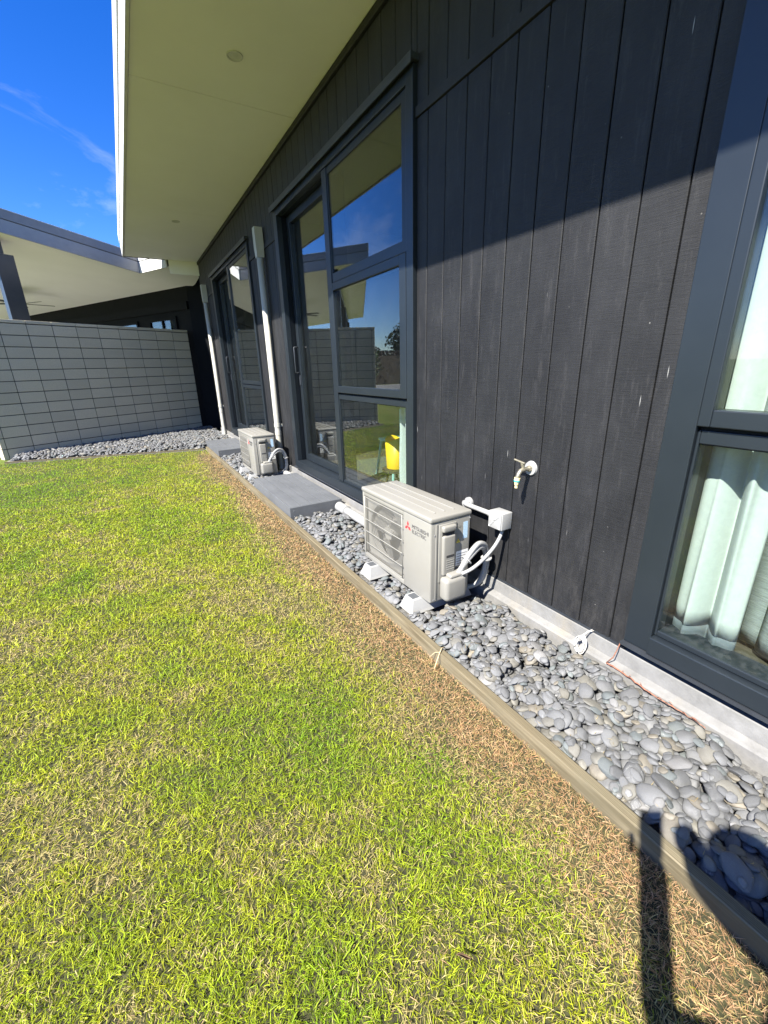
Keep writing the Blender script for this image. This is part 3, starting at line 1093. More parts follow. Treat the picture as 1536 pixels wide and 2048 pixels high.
def heat_pump(label):
    t = thing('heat_pump_unit', label, 'air conditioner', tuple(AC_LOC), 'outdoor heat pump units on the pebbles')
    L = lambda x, y, z: (AC_LOC.x + x, AC_LOC.y + y, AC_LOC.z + z)

    def bx(m, x0, x1, y0, y1, z0, z1, bev=0.0, seg=2):
        m.box(AC_LOC.x + x0, AC_LOC.x + x1, AC_LOC.y + y0, AC_LOC.y + y1, AC_LOC.z + z0, AC_LOC.z + z1, bev, seg)
        return m
    D, Wd, Hh = 0.30, 0.83, 0.55
    GY0, GY1, GZ0, GZ1 = 0.295, 0.80, 0.045, 0.485      # grille opening
    m = MB()
    bx(m, 0.0, D, 0.0, GY0 - 0.004, 0.0, 0.522, 0.012, 3)             # smooth machine-room half
    bx(m, 0.13, D - 0.001, GY0 - 0.01, Wd - 0.001, 0.001, 0.521)      # fan-room back
    bx(m, 0.002, 0.131, GY1 + 0.006, Wd, 0.0, 0.522, 0.006)           # far cheek
    bx(m, 0.0025, 0.131, GY0 - 0.006, GY1 + 0.008, GZ1 + 0.004, 0.5215, 0.003)
    bx(m, 0.0025, 0.131, GY0 - 0.006, GY1 + 0.008, 0.001, GZ0 - 0.004, 0.003)
    m.build('casing', 'ac_paint', t, smooth=True)
    m = MB()
    bx(m, -0.005, D + 0.004, -0.005, Wd + 0.005, 0.516, Hh, 0.012, 4)
    top = m.build('top_panel', 'ac_paint', t, smooth=True)
    for xx in (0.072, 0.142, 0.212):
        bx(MB(), xx, xx + 0.008, 0.06, Wd - 0.03, Hh - 0.001, Hh + 0.006, 0.003).build('rib', 'ac_paint', top)
    bx(MB(), 0.02, 0.05, Wd - 0.11, Wd - 0.045, Hh - 0.001, Hh + 0.0006).build('printed_mark', 'ac_inner', top)
    # fan room: bell mouth, fan, guard
    yc, zc, R = (GY0 + GY1) / 2 + 0.01, (GZ0 + GZ1) / 2, 0.205
    m = MB()
    n = 40
    ring_, outer_ = [], []
    for i in range(n):
        q = 2 * math.pi * i / n
        cy, sz = math.cos(q), math.sin(q)
        ring_.append(m.bm.verts.new(L(0.034, yc + R * cy, zc + R * sz)))
        k = min((GY1 + 0.004 - yc) / max(1e-6, abs(cy)), (GZ1 + 0.002 - zc) / max(1e-6, abs(sz))) if (abs(cy) > 1e-6 and abs(sz) > 1e-6) else ((GY1 + 0.004 - yc) if abs(cy) > 0.5 else (GZ1 + 0.002 - zc))
        outer_.append(m.bm.verts.new(L(0.030, yc + k * cy, zc + k * sz)))
    back_ = [m.bm.verts.new(L(0.075, yc + R * 0.97 * math.cos(2 * math.pi * i / n), zc + R * 0.97 * math.sin(2 * math.pi * i / n))) for i in range(n)]
    for i in range(n):
        j = (i + 1) % n
        m.bm.faces.new((ring_[i], ring_[j], outer_[j], outer_[i]))
        m.bm.faces.new((ring_[i], back_[i], back_[j], ring_[j]))
    m.build('bell_mouth', 'ac_inner', t, smooth=True)
    f = MB()
    f.cyl(L(0.05, yc, zc), L(0.10, yc, zc), 0.05, 0.055, 24)
    fo = f.build('fan', 'ac_inner', t, smooth=True)
    for k in range(3):
        a0 = 2 * math.pi * k / 3 + 0.5

        def fn(u, v, a0=a0):
            r = 0.045 + u * 0.145
            a = a0 + (v - 0.5) * (1.35 + 0.25 * u) + 0.35 * u
            return L(0.075 + 0.035 * (v - 0.5) * 2, yc + r * math.cos(a), zc + r * math.sin(a))
        f = MB()
        f.grid(fn, 5, 7)
        bmesh.ops.solidify(f.bm, geom=f.bm.faces[:], thickness=0.003)
        f.build('fan_blade', 'ac_inner', fo)
    gmb = MB()
    for k in range(46):
        yy = GY0 + 0.012 + k * (GY1 - GY0 - 0.022) / 45
        gmb.tube([L(0.006, yy, GZ0), L(0.003, yy, GZ0 + 0.03), L(0.003, yy, GZ1 - 0.03), L(0.006, yy, GZ1)], 0.0015, 4)
    gw = gmb.build('fan_guard', 'ac_paint', t)
    for zz in (0.048, 0.13, 0.222, 0.314, 0.406, 0.482):
        MB().tube([L(0.006, GY0 - 0.002, zz), L(-0.001, GY0 + 0.02, zz), L(-0.001, GY1 - 0.02, zz), L(0.006, GY1 + 0.004, zz)], 0.0032, 6).build('guard_bar', 'ac_paint', gw)
    for yy in (GY0 + 0.004, GY1 - 0.004):
        MB().tube([L(0.0, yy, GZ0), L(0.0, yy, GZ1)], 0.0034, 6).build('guard_bar', 'ac_paint', gw)
    # logo and lettering on the smooth front
    lg = MB()
    cy, cz, s = 0.232, 0.432, 0.036
    for ang in (90, 210, 330):
        a = math.radians(ang)
        dy, dz = -math.cos(a), math.sin(a)
        py, pz = -dz, dy
        k = 0.577
        P = [(0, 0), (0.5, 0.29), (1.0, 0), (0.5, -0.29)]
        vs_ = [lg.bm.verts.new(L(-0.0012, cy + s * (u * dy + w * py), cz + s * (u * dz + w * pz))) for u, w in P]
        vb = [lg.bm.verts.new(L(0.001, cy + s * (u * dy + w * py), cz + s * (u * dz + w * pz))) for u, w in P]
        lg.bm.faces.new(vs_)
        for i in range(4):
            lg.bm.faces.new((vs_[i], vs_[(i + 1) % 4], vb[(i + 1) % 4], vb[i]))
    lg.build('emblem', 'logo_red', t)
    for body, zz in (('MITSUBISHI', 0.436), ('ELECTRIC', 0.404)):
        me = text_mesh(body, 0.034)
        me.materials.append(MATS['logo_black'])
        o = bpy.data.objects.new('lettering', me)
        C.objects.link(o)
        o.parent = t
        o.matrix_local = Matrix(((0, 0, -1, -0.001), (-1, 0, 0, 0.188), (0, 1, 0, zz), (0, 0, 0, 1)))
    # near side: cover panel, handle, valve cover, stickers, screws
    m = MB()
    bx(m, 0.036, 0.050, -0.003, 0.01, 0.012, 0.505, 0.002)
    bx(m, 0.058, 0.186, -0.006, 0.01, 0.13, 0.498, 0.004)
    sp = m.build('service_panel', 'ac_paint', t, smooth=True)
    m = MB()
    bx(m, 0.072, 0.172, -0.030, 0.0, 0.452, 0.492, 0.012, 4)      # hood of the grip
    bx(m, 0.076, 0.168, -0.026, 0.0, 0.175, 0.430, 0.012, 4)      # long cover below it
    hd = m.build('handle_cover', 'ac_paint', t, smooth=True)
    bx(MB(), 0.08, 0.166, -0.010, 0.0, 0.425, 0.456).build('grip_recess', 'ac_dark', hd)
    bx(MB(), 0.098, 0.158, -0.0268, -0.02, 0.290, 0.307, 0.002).build('slot', 'ac_dark', hd)
    for k in range(5):
        bx(MB(), 0.098, 0.158, -0.0275, -0.02, 0.212 + k * 0.0145, 0.2165 + k * 0.0145, 0.0015).build('louvre', 'ac_inner', hd)
    m = MB()
    bx(m, 0.064, 0.226, -0.078, 0.002, 0.022, 0.172, 0.026, 5)
    bx(m, 0.100, 0.222, -0.068, 0.0, 0.165, 0.192, 0.012, 3)
    m.build('valve_cover', 'ac_paint', t, smooth=True)
    bx(MB(), 0.242, 0.276, -0.0006, 0.001, 0.375, 0.482).build('rating_sticker', 'sticker_blue', t)
    bx(MB(), 0.192, 0.286, -0.0006, 0.001, 0.205, 0.300).build('notice_sticker', 'sticker_white', t)
    for k in range(5):
        bx(MB(), 0.198, 0.278 - 0.012 * (k % 2), -0.0009, 0.0, 0.215 + k * 0.016, 0.2195 + k * 0.016).build('print_line', 'ac_inner', t)
    tri = MB()
    for (r, mt, yv) in ((0.021, None, -0.0007),):
        vv = [tri.bm.verts.new(L(0.205 + r * math.cos(math.radians(q)), yv, 0.366 + r * math.sin(math.radians(q)))) for q in (90, 210, 330)]
        tri.bm.faces.new(vv)
    tg = tri.build('warning_triangle', 'sticker_yellow', t)
    tri = MB()
    for r0, r1 in ((0.018, 0.021),):
        for q in range(3):
            a0, a1 = math.radians(90 + 120 * q), math.radians(210 + 120 * q)
            tri.quad(L(0.205 + r0 * math.cos(a0), -0.0011, 0.366 + r0 * math.sin(a0)), L(0.205 + r1 * math.cos(a0), -0.0011, 0.366 + r1 * math.sin(a0)),
                     L(0.205 + r1 * math.cos(a1), -0.0011, 0.366 + r1 * math.sin(a1)), L(0.205 + r0 * math.cos(a1), -0.0011, 0.366 + r0 * math.sin(a1)))
    tri.quad(L(0.203, -0.0011, 0.358), L(0.207, -0.0011, 0.358), L(0.2075, -0.0011, 0.374), L(0.2025, -0.0011, 0.374))
    tri.build('warning_border', 'logo_black', tg)
    me = text_mesh('R32', 0.020)
    me.materials.append(MATS['ac_inner'])
    o = bpy.data.objects.new('lettering', me)
    C.objects.link(o)
    o.parent = t
    o.matrix_local = Matrix(((1, 0, 0, 0.190), (0, 0, -1, -0.001), (0, 1, 0, 0.455), (0, 0, 0, 1)))
    for (xx, zz) in ((0.027, 0.02), (0.27, 0.03), (0.03, 0.44), (0.29, 0.50)):
        MB().cyl(L(xx, -0.003, zz), L(xx, 0.001, zz), 0.005, n=10).build('screw', 'gutter_grey', t)
    # lagged pipe bundle looping to the wall
    for k, (dx, dz, r) in enumerate(((0.0, 0.0, 0.0155), (0.014, 0.028, 0.0155), (0.030, 0.004, 0.012))):
        pts = []
        ctrl = [(0.165 + dx * 0.6, -0.045 - 0.006 * k, 0.165), (0.20 + dx * 0.4, -0.055, 0.225 + dz * 0.4), (0.265, -0.06, 0.285 + dz), (0.33, -0.05, 0.312 + dz), (0.385 + dz * 0.5, -0.035, 0.285 + dz * 0.6), (0.418 + dz * 0.6, -0.02, 0.215), (0.424 + dz * 0.6, -0.005, 0.12), (0.410 + dz * 0.6, 0.015, 0.035), (0.37, 0.05, -0.01), (0.32, 0.11, -0.025)]
        for i in range(len(ctrl) - 1):
            p0 = Vector(ctrl[max(i - 1, 0)]); p1 = Vector(ctrl[i]); p2 = Vector(ctrl[i + 1]); p3 = Vector(ctrl[min(i + 2, len(ctrl) - 1)])
            for s_ in range(5):
                u = s_ / 5
                pts.append(0.5 * ((2 * p1) + (p2 - p0) * u + (2 * p0 - 5 * p1 + 4 * p2 - p3) * u * u + (3 * p1 - p0 - 3 * p2 + p3) * u ** 3))
        pts.append(Vector(ctrl[-1]))
        MB().tube([L(*p) for p in pts], r, 12).build('lagged_pipe', 'pvc', t)
    for (cx, cy_, cz_, ax) in ((0.222, -0.055, 0.250, V(0.7, 0, 0.6)), (0.418, -0.018, 0.20, V(0.1, 0.1, -1))):
        ax = ax.normalized()
        MB().cyl(Vector(L(cx + 0.008, cy_, cz_ + 0.006)) - ax * 0.003, Vector(L(cx + 0.008, cy_, cz_ + 0.006)) + ax * 0.003, 0.034, n=18).build('cable_tie', 'pvc', t)
    # feet
    for yy in (0.135, 0.675):
        m = MB()
        secs = [(0.075, -0.085), (0.068, -0.07), (0.045, -0.004), (0.042, 0.0)]
        rings = []
        for hw, z in secs:
            x0, x1 = -0.085 + (0.075 - hw) * 0.9, 0.39 - (0.075 - hw) * 0.9
            rings.append([m.bm.verts.new(L(x, yy + sy * hw, z)) for x, sy in ((x0, -1), (x1, -1), (x1, 1), (x0, 1))])
        for i in range(3):
            for k in range(4):
                m.bm.faces.new((rings[i][k], rings[i][(k + 1) % 4], rings[i + 1][(k + 1) % 4], rings[i + 1][k]))
        m.bm.faces.new(rings[0][::-1]); m.bm.faces.new(rings[-1])
        ft = m.build('mounting_foot', 'foot_plastic', t)
        bx(MB(), -0.052, 0.0, yy - 0.03, yy + 0.03, -0.001, 0.003, 0.002).build('rubber_pad', 'rubber', ft)
    return t


ac1 = heat_pump('cream heat pump unit nearest the camera, with junction box wired to the wall')
ac2 = copy_tree(ac1)
ac2.location = (-0.508, 5.77, 0.118)
ac2['label'] = 'cream heat pump unit farther off, between the two grey deck steps'

# power conduit and junction box for the near unit
cj = thing('junction_box', 'white junction box and conduit on the black wall behind the nearer heat pump', 'junction box', (-0.03, 1.72, 0.62))
MB().cyl((-0.001, 2.035, 0.632), (-0.016, 2.035, 0.632), 0.036, n=26).cyl((-0.016, 2.035, 0.632), (-0.05, 2.035, 0.632), 0.022, n=20).build('wall_flange', 'pvc', cj, smooth=True)
MB().tube([(-0.03, 2.045, 0.632), (-0.046, 2.03, 0.632), (-0.05, 2.0, 0.632), (-0.05, 1.90, 0.632), (-0.05, 1.765, 0.632)], 0.0155, 14).build('conduit', 'pvc', cj)
MB().cyl((-0.05, 1.80, 0.632), (-0.05, 1.762, 0.632), 0.020, n=18).build('coupling', 'pvc', cj, smooth=True)
jb = MB().box(-0.088, -0.004, 1.655, 1.765, 0.565, 0.672, 0.006, 3).build('box', 'pvc', cj, smooth=True)
lid = MB().box(-0.094, -0.0875, 1.659, 1.761, 0.569, 0.668, 0.003, 2)
lid.build('lid', 'pvc', jb, smooth=True)
for sy, sz in ((-1, -1), (1, -1), (1, 1), (-1, 1)):
    MB().cyl((-0.0955, 1.71 + sy * 0.040, 0.6185 + sz * 0.039), (-0.093, 1.71 + sy * 0.040, 0.6185 + sz * 0.039), 0.006, n=12).build('lid_screw', 'sticker_white', jb)
for sg in (-1, 1):
    MB().obox((-0.0945, 1.71, 0.6185), V(0, 1, sg), V(0, -sg, 1), V(1, 0, 0), 0.052, 0.004, 0.002, 0.001).build('lid_rib', 'pvc', jb)
pts = []
ctrl = [(-0.045, 1.70, 0.568), (-0.05, 1.69, 0.53), (-0.10, 1.69, 0.46), (-0.18, 1.69, 0.40), (-0.265, 1.695, 0.355), (-0.325, 1.72, 0.325)]
for i in range(len(ctrl) - 1):
    p0 = Vector(ctrl[max(i - 1, 0)]); p1 = Vector(ctrl[i]); p2 = Vector(ctrl[i + 1]); p3 = Vector(ctrl[min(i + 2, len(ctrl) - 1)])
    for s_ in range(6):
        u = s_ / 6
        pts.append(0.5 * ((2 * p1) + (p2 - p0) * u + (2 * p0 - 5 * p1 + 4 * p2 - p3) * u * u + (3 * p1 - p0 - 3 * p2 + p3) * u ** 3))
pts.append(Vector(ctrl[-1]))
MB().tube(pts, 0.011, 10).build('flexible_conduit', 'pvc', cj)
MB().tube(pts[:5], 0.0135, 10).build('conduit_gland', 'gutter_grey', cj)

# drain duct along the wall from the step to the unit
du = thing('drain_pipe', 'white plastic drain pipe lying along the footing beside the grey deck step', 'pipe', (-0.12, 3.9, 0.06))
MB().tube([(-0.115, 3.86, 0.105), (-0.115, 3.6, 0.105), (-0.115, 3.0, 0.10), (-0.115, 2.5, 0.09), (-0.115, 2.2, 0.07)], 0.044, 20).build('pipe', 'pvc', du)
MB().cyl((-0.115, 3.74, 0.105), (-0.115, 3.93, 0.105), 0.052, n=24).cyl((-0.115, 3.93, 0.105), (-0.115, 3.945, 0.105), 0.052, 0.042, 24).build('end_cap', 'pvc', du, smooth=True)
du2 = thing('drain_pipe', 'short white drain pipe behind the farther heat pump', 'pipe', (-0.12, 5.55, 0.06))
MB().tube([(-0.10, 5.46, 0.10), (-0.10, 5.7, 0.10), (-0.10, 5.98, 0.08)], 0.042, 18).build('pipe', 'pvc', du2)
MB().cyl((-0.10, 5.44, 0.10), (-0.10, 5.54, 0.10), 0.050, n=22).build('end_cap', 'pvc', du2, smooth=True)

# garden tap
tp = thing('garden_tap', 'brass garden tap with white wall flange and hose connector', 'tap', (0, 1.556, 0.957))
ty, tz = 1.552, 0.957
MB().cyl((-0.001, ty, tz), (-0.012, ty, tz), 0.041, 0.037, 30).build('wall_flange', 'pvc', tp, smooth=True)
MB().cyl((-0.012, ty, tz), (-0.028, ty, tz), 0.017, n=6).cyl((-0.02, ty, tz), (-0.075, ty, tz), 0.0115, n=16).tube([(-0.06, ty, tz), (-0.085, ty, tz - 0.004), (-0.096, ty, tz - 0.018), (-0.1, ty + 0.004, tz - 0.040)], 0.0125, 14).cyl((-0.062, ty, tz + 0.0), (-0.070, ty + 0.004, tz + 0.032), 0.010, n=14).build('body', 'brass', tp, smooth=True)
MB().cyl((-0.070, ty + 0.004, tz + 0.030), (-0.072, ty + 0.005, tz + 0.040), 0.009, n=12).obox((-0.078, ty + 0.018, tz + 0.045), V(-0.3, 0.9, 0.25), V(1, 0.3, 0), V(0, -0.25, 1), 0.032, 0.007, 0.004, 0.002).build('lever', 'brass', tp)
MB().cyl((-0.1, ty + 0.004, tz - 0.040), (-0.101, ty + 0.005, tz - 0.054), 0.0165, n=18).build('hose_nut', 'cream_plastic', tp, smooth=True)
MB().cyl((-0.101, ty + 0.005, tz - 0.0545), (-0.1015, ty + 0.005, tz - 0.062), 0.0172, n=18).build('teal_ring', 'teal_plastic', tp, smooth=True)
MB().cyl((-0.1015, ty + 0.005, tz - 0.0625), (-0.102, ty + 0.006, tz - 0.080), 0.0145, 0.0115, 18).cyl((-0.102, ty + 0.006, tz - 0.080), (-0.102, ty + 0.006, tz - 0.098), 0.0085, n=14).build('hose_connector', 'cream_plastic', tp, smooth=True)

# ------------------------------------------------------------------ curtains and things indoors
def curtain(name, label, mat, xb, y0, y1, z0, z1, folds, amp, seed, hem=None, gather=0.0, thick=0.004, sway=0.0):
    rs = random.Random(seed)
    ph = [rs.uniform(0, 6.28) for _ in range(6)]

    def fn(u, v):
        z = z0 + (z1 - z0) * v
        yy = y0 + (y1 - y0) * (u + 0.018 * math.sin(2 * math.pi * folds * 2 * u + ph[1] + v))
        sq = 1 - gather * v
        yy = y1 - (y1 - yy) * sq + sway * (1 - v) ** 2 * math.sin(3 * u + ph[4])
        x = xb + amp * math.sin(2 * math.pi * folds * u + ph[0] + 0.55 * math.sin(2.2 * v + ph[2])) + amp * 0.4 * math.sin(2 * math.pi * folds * 1.7 * u + ph[3] + 0.9 * v)
        x += 0.012 * math.sin(5 * (1 - v) + 9 * u + ph[5]) * (1 - v)
        zz = z + (0.012 * math.sin(7 * u + ph[2]) if v < 0.02 else 0)
        return V(x, yy, zz)

    def sheet(nm, v0, v1, nv, mt, par):
        m = MB()
        m.grid(lambda u, v: fn(u, v0 + (v1 - v0) * v), int(folds * 14) + 10, nv)
        ob = m.build(nm, mt, par)
        sm = ob.modifiers.new('thickness', 'SOLIDIFY')
        sm.thickness = thick
        return ob
    t = thing(name, label, 'curtain', (xb, (y0 + y1) / 2, z0))
    hv = 0.0
    if hem:
        hv = hem / (z1 - z0)
        sheet('hem', 0.0, hv, 3, 'hem_cloth', t)
    sheet('drape', hv + 1e-4, 1.0, 34, mat, t)
    MB().tube([(xb, y0 - 0.05, z1 + 0.01), (xb, y1 + 0.05, z1 + 0.01)], 0.012, 10).build('rail', 'dark_steel', t)
    return t


curtain('curtain', 'pale mint curtain with grey hem in the window beside the garden tap', 'curtain_cloth', 0.145, 0.545, 0.872, 0.285, 2.95, 2.6, 0.034, 3, hem=0.095, gather=0.03)
curtain('sheer_curtain', 'grey slubbed sheer curtain at the right edge of the photo', 'sheer', 0.30, -1.6, 0.60, 0.285, 2.95, 6.0, 0.06, 8, gather=0.03)
curtain('curtain', 'pale mint curtain edge in the tall window behind the nearer heat pump', 'curtain_cloth', 0.17, 2.80, 3.10, 0.285, 1.215, 2.2, 0.03, 5, gather=0.55)
curtain('curtain', 'pale curtain edge glimpsed in the farther tall window', 'curtain_cloth', 0.16, 6.88, 7.05, 0.285, 1.1, 1.5, 0.02, 9, gather=0.7)

ch = thing('chair', 'teal plastic child chair inside the tall window', 'chair', (0.75, 4.12, 0.262))
cx, cy, fz = 0.78, 4.16, 0.262
MB().box(cx - 0.17, cx + 0.17, cy - 0.17, cy + 0.17, fz + 0.42, fz + 0.45, 0.01).build('seat', 'chair_teal', ch)
MB().grid(lambda u, v: V(cx + 0.15 + 0.03 * math.sin(math.pi * u), cy - 0.18 + 0.36 * u, fz + 0.47 + 0.28 * v + 0.05 * math.sin(math.pi * u) * v), 8, 6).build('backrest', 'chair_teal', ch).modifiers.new('thickness', 'SOLIDIFY').thickness = 0.02
for sx in (-1, 1):
    for sy in (-1, 1):
        MB().cyl((cx + sx * 0.19, cy + sy * 0.19, fz), (cx + sx * 0.14, cy + sy * 0.14, fz + 0.43), 0.016, n=10).build('leg', 'chair_teal', ch)
tb = thing('toy_tub', 'bright yellow plastic tub inside the tall window behind the heat pump', 'tub', (0.5, 3.75, 0.262))
m = MB()
n = 24
rings = []
for r, z, in ((0.085, 0.45), (0.10, 0.455), (0.115, 0.74)):
    rings.append([m.bm.verts.new((0.5 + r * math.cos(2 * math.pi * i / n), 3.76 + r * math.sin(2 * math.pi * i / n), z + (0.05 * abs(math.sin(2 * math.pi * i / n)) ** 2 if z > 0.7 else 0) + 0.02)) for i in range(n)])
for i in range(2):
    for k in range(n):
        m.bm.faces.new((rings[i][k], rings[i][(k + 1) % n], rings[i + 1][(k + 1) % n], rings[i + 1][k]))
m.bm.faces.new(rings[0][::-1])
m.build('tub', 'tub_yellow', tb, smooth=True).modifiers.new('thickness', 'SOLIDIFY').thickness = 0.006
st = thing('stool', 'low wooden stool under the yellow tub', 'stool', (0.5, 3.76, 0.262))
MB().cyl((0.5, 3.76, 0.44), (0.5, 3.76, 0.468), 0.15, n=28).build('seat', 'floor_wood', st)
for k in range(3):
    a = 2.1 * k
    MB().cyl((0.5 + 0.13 * math.cos(a), 3.76 + 0.13 * math.sin(a), 0.262), (0.5 + 0.09 * math.cos(a), 3.76 + 0.09 * math.sin(a), 0.442), 0.014, n=10).build('leg', 'floor_wood', st)
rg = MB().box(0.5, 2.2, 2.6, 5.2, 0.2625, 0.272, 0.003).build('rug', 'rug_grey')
tag(rg, 'grey rug on the floor inside the tall window', 'rug')

# ------------------------------------------------------------------ small things on the ground
ro = thing('rope', 'small coil of white cord hanging from the footing by the right window', 'cord', (-0.06, 1.02, 0.12))
cpts = []
for i in range(130):
    a = i * 0.42
    cpts.append((-0.075 + 0.010 * math.sin(a * 0.37), 1.075 + 0.022 * math.sin(a) + 0.006 * math.sin(a * 0.31), 0.13 + 0.048 * math.cos(a) + 0.004 * math.sin(a * 0.7)))
MB().tube(cpts, 0.0024, 6).build('coil', 'rope', ro)
MB().tube([(-0.015, 1.06, 0.205), (-0.04, 1.065, 0.20), (-0.07, 1.072, 0.185), (-0.078, 1.078, 0.16)], 0.003, 6).tube([(-0.014, 1.052, 0.203), (-0.045, 1.068, 0.196), (-0.08, 1.08, 0.175), (-0.09, 1.09, 0.13), (-0.085, 1.10, 0.10)], 0.0024, 6).build('hanging_end', 'rope', ro)
vi = thing('dry_vine', 'reddish dry vine stem trailing along the footing below the right window', 'plant', (-0.07, 0.7, 0.11))
vp = []
for i in range(40):
    u = i / 39
    vp.append((-0.066 - 0.018 * u + 0.006 * math.sin(9 * u) + 0.003 * noise.noise(V(i * 0.6, 0, 0)), 0.935 - 0.44 * u, 0.106 - 0.014 * u + 0.006 * noise.noise(V(0, i * 0.5, 0))))
MB().tube(vp, 0.0032, 6, [0.0038 - 0.002 * i / 39 for i in range(40)]).build('stem', 'vine', vi)
MB().tube([(-0.02, 0.91, 0.23), (-0.045, 0.905, 0.20), (-0.058, 0.912, 0.15), (-0.066, 0.935, 0.106)], 0.0026, 6).build('stem', 'vine', vi)
for i in range(4, 38, 3):
    p = Vector(vp[i])
    q = p + V(random.uniform(-0.02, 0.004), random.uniform(-0.03, 0.03), random.uniform(0.008, 0.022))
    MB().tube([p, (p + q) / 2 + V(0, 0, 0.004), q], 0.0012, 5).build('side_shoot', 'vine', vi)
tw = MB()
tw.tube([(-0.745, 1.425, 0.03), (-0.715, 1.44, 0.062), (-0.69, 1.452, 0.088), (-0.665, 1.47, 0.094), (-0.64, 1.475, 0.086)], 0.0028, 6)
tw.tube([(-0.69, 1.452, 0.088), (-0.70, 1.48, 0.075), (-0.73, 1.49, 0.05)], 0.0018, 6)
tag(tw.build('dry_runner', 'twig', None, (-0.69, 1.452, 0.08)), 'dry grass runner lying over the timber edging', 'twig')

lf = MB()
lf.grid(lambda u, v: V(-1.38 + 0.034 * u, 0.49 + (v - 0.5) * 0.015 * math.sin(math.pi * min(max(u, 0.02), 0.98)) - 0.02 * u, 0.042 + 0.008 * math.cos(3 * u) + 0.02 * (v - 0.5) ** 2), 10, 4)
lfo = lf.build('fallen_leaf', 'leaf_brown', None, (-1.36, 0.49, 0.035))
lfo.modifiers.new('thickness', 'SOLIDIFY').thickness = 0.0008
tag(lfo, 'small brown dead leaf lying on the near lawn', 'leaf')

# ------------------------------------------------------------------ pebbles
def stone_variant(seed, sub):
    b = bmesh.new()
    bmesh.ops.create_icosphere(b, subdivisions=sub, radius=1.0)
    rs = random.Random(seed)
    off = V(rs.uniform(0, 50), rs.uniform(0, 50), rs.uniform(0, 50))
    pl = [(V(rs.gauss(0, 1), rs.gauss(0, 1), rs.gauss(0, 1)).normalized(), rs.uniform(0.66, 0.92)) for _ in range(7)]
    for v in b.verts:
        p = v.co.copy()
        k = 1 + 0.24 * noise.noise(p * 0.9 + off) + 0.10 * noise.noise(p * 2.1 + off)
        p *= k
        for n_, d_ in pl:
            e_ = p.dot(n_) - d_
            if e_ > 0:
                p -= n_ * e_ * 0.8
        v.co = p
    vs_ = np.array([v.co[:] for v in b.verts])
    fs_ = np.array([[q.index for q in f.verts] for f in b.faces])
    b.free()
    return vs_, fs_


NVAR = 22
VAR_HI = [stone_variant(100 + i, 3) for i in range(NVAR)]
VAR_LO = [stone_variant(100 + i, 2) for i in range(NVAR)]

RES = 0.006
GX0, GX1, GY0_, GY1_ = -4.1, 0.02, -1.0, 12.5
hm = np.full((int((GX1 - GX0) / RES), int((GY1_ - GY0_) / RES)), 0.018, np.float32)


def inside_bed(x, y):
    if -0.635 < x < -0.06 and -0.9 < y < 8.98:
        return True
    if y >= 8.98 and x < -0.02:
        # between edging 2 and block wall / house
        lo = 9.0 + (-0.72 - x) * 0.2675 if x < -0.72 else 8.98
        hi = 12.315 + (x + 0.24) * (12.315 - 10.31) / (4.03 - 0.24)
        return lo + 0.06 < y < min(hi - 0.02, 12.25) and x > -3.9
    return False


blocked = []      # rectangles where things stand: x0,x1,y0,y1
blocked += [(-0.66, -0.05, 3.96, 5.43), (-0.66, -0.05, 7.80, 9.13)]
for yb in (1.789, 5.77):
    for yy in (0.135, 0.675):
        blocked.append((-0.61, -0.10, yb + yy - 0.075, yb + yy + 0.075))
pipe_cyl = [(-0.115, 0.05, 2.2, 3.95)]


def palette():
    q = random.random()
    g_ = random.uniform(0.11, 0.17)
    if q < 0.66:
        return (g_ * 0.985, g_ * 1.0, g_ * 1.01)
    if q < 0.78:
        return (g_ * 0.88, g_ * 0.98, g_ * 0.98)
    if q < 0.90:
        return (g_ * 1.15, g_ * 1.10, g_ * 0.95)
    if q < 0.95:
        return (g_ * 1.22, g_ * 1.1, g_ * 0.88)
    return (g_ * 1.4, g_ * 1.38, g_ * 1.35)


stones = []


def drop(x, y, a, b, c):
    """settle an ellipsoid on the height field"""
    yaw = random.uniform(0, math.pi)
    r = a
    i0, i1 = int((x - r - GX0) / RES), int((x + r - GX0) / RES) + 1
    j0, j1 = int((y - r - GY0_) / RES), int((y + r - GY0_) / RES) + 1
    i0, j0 = max(i0, 0), max(j0, 0)
    i1, j1 = min(i1, hm.shape[0]), min(j1, hm.shape[1])
    if i1 <= i0 or j1 <= j0:
        return
    xs = GX0 + (np.arange(i0, i1) + 0.5) * RES - x
    ys = GY0_ + (np.arange(j0, j1) + 0.5) * RES - y
    X, Y = np.meshgrid(xs, ys, indexing='ij')
    u = (X * math.cos(yaw) + Y * math.sin(yaw)) / a
    w = (-X * math.sin(yaw) + Y * math.cos(yaw)) / b
    q = 1 - u * u - w * w
    msk = q > 0.0
    if msk.sum() < 4:
        return
    H = hm[i0:i1, j0:j1]
    hl = H[msk]
    rt = np.sqrt(q[msk])
    A = np.stack([u[msk] * a, w[msk] * b, np.ones(msk.sum())], 1)
    co = np.linalg.lstsq(A, hl, rcond=None)[0]
    tu, tw_ = float(np.clip(co[0], -0.55, 0.55)) * 0.8, float(np.clip(co[1], -0.55, 0.55)) * 0.8
    tiltp = u[msk] * a * tu + w[msk] * b * tw_
    zc = float(np.quantile(hl - tiltp + c * rt, 0.52))
    if zc + c > 0.118:
        return
    H[msk] = np.maximum(hl, zc + tiltp + c * rt * 0.97)
    stones.append((x, y, zc, a, b, c, yaw, tu, tw_))


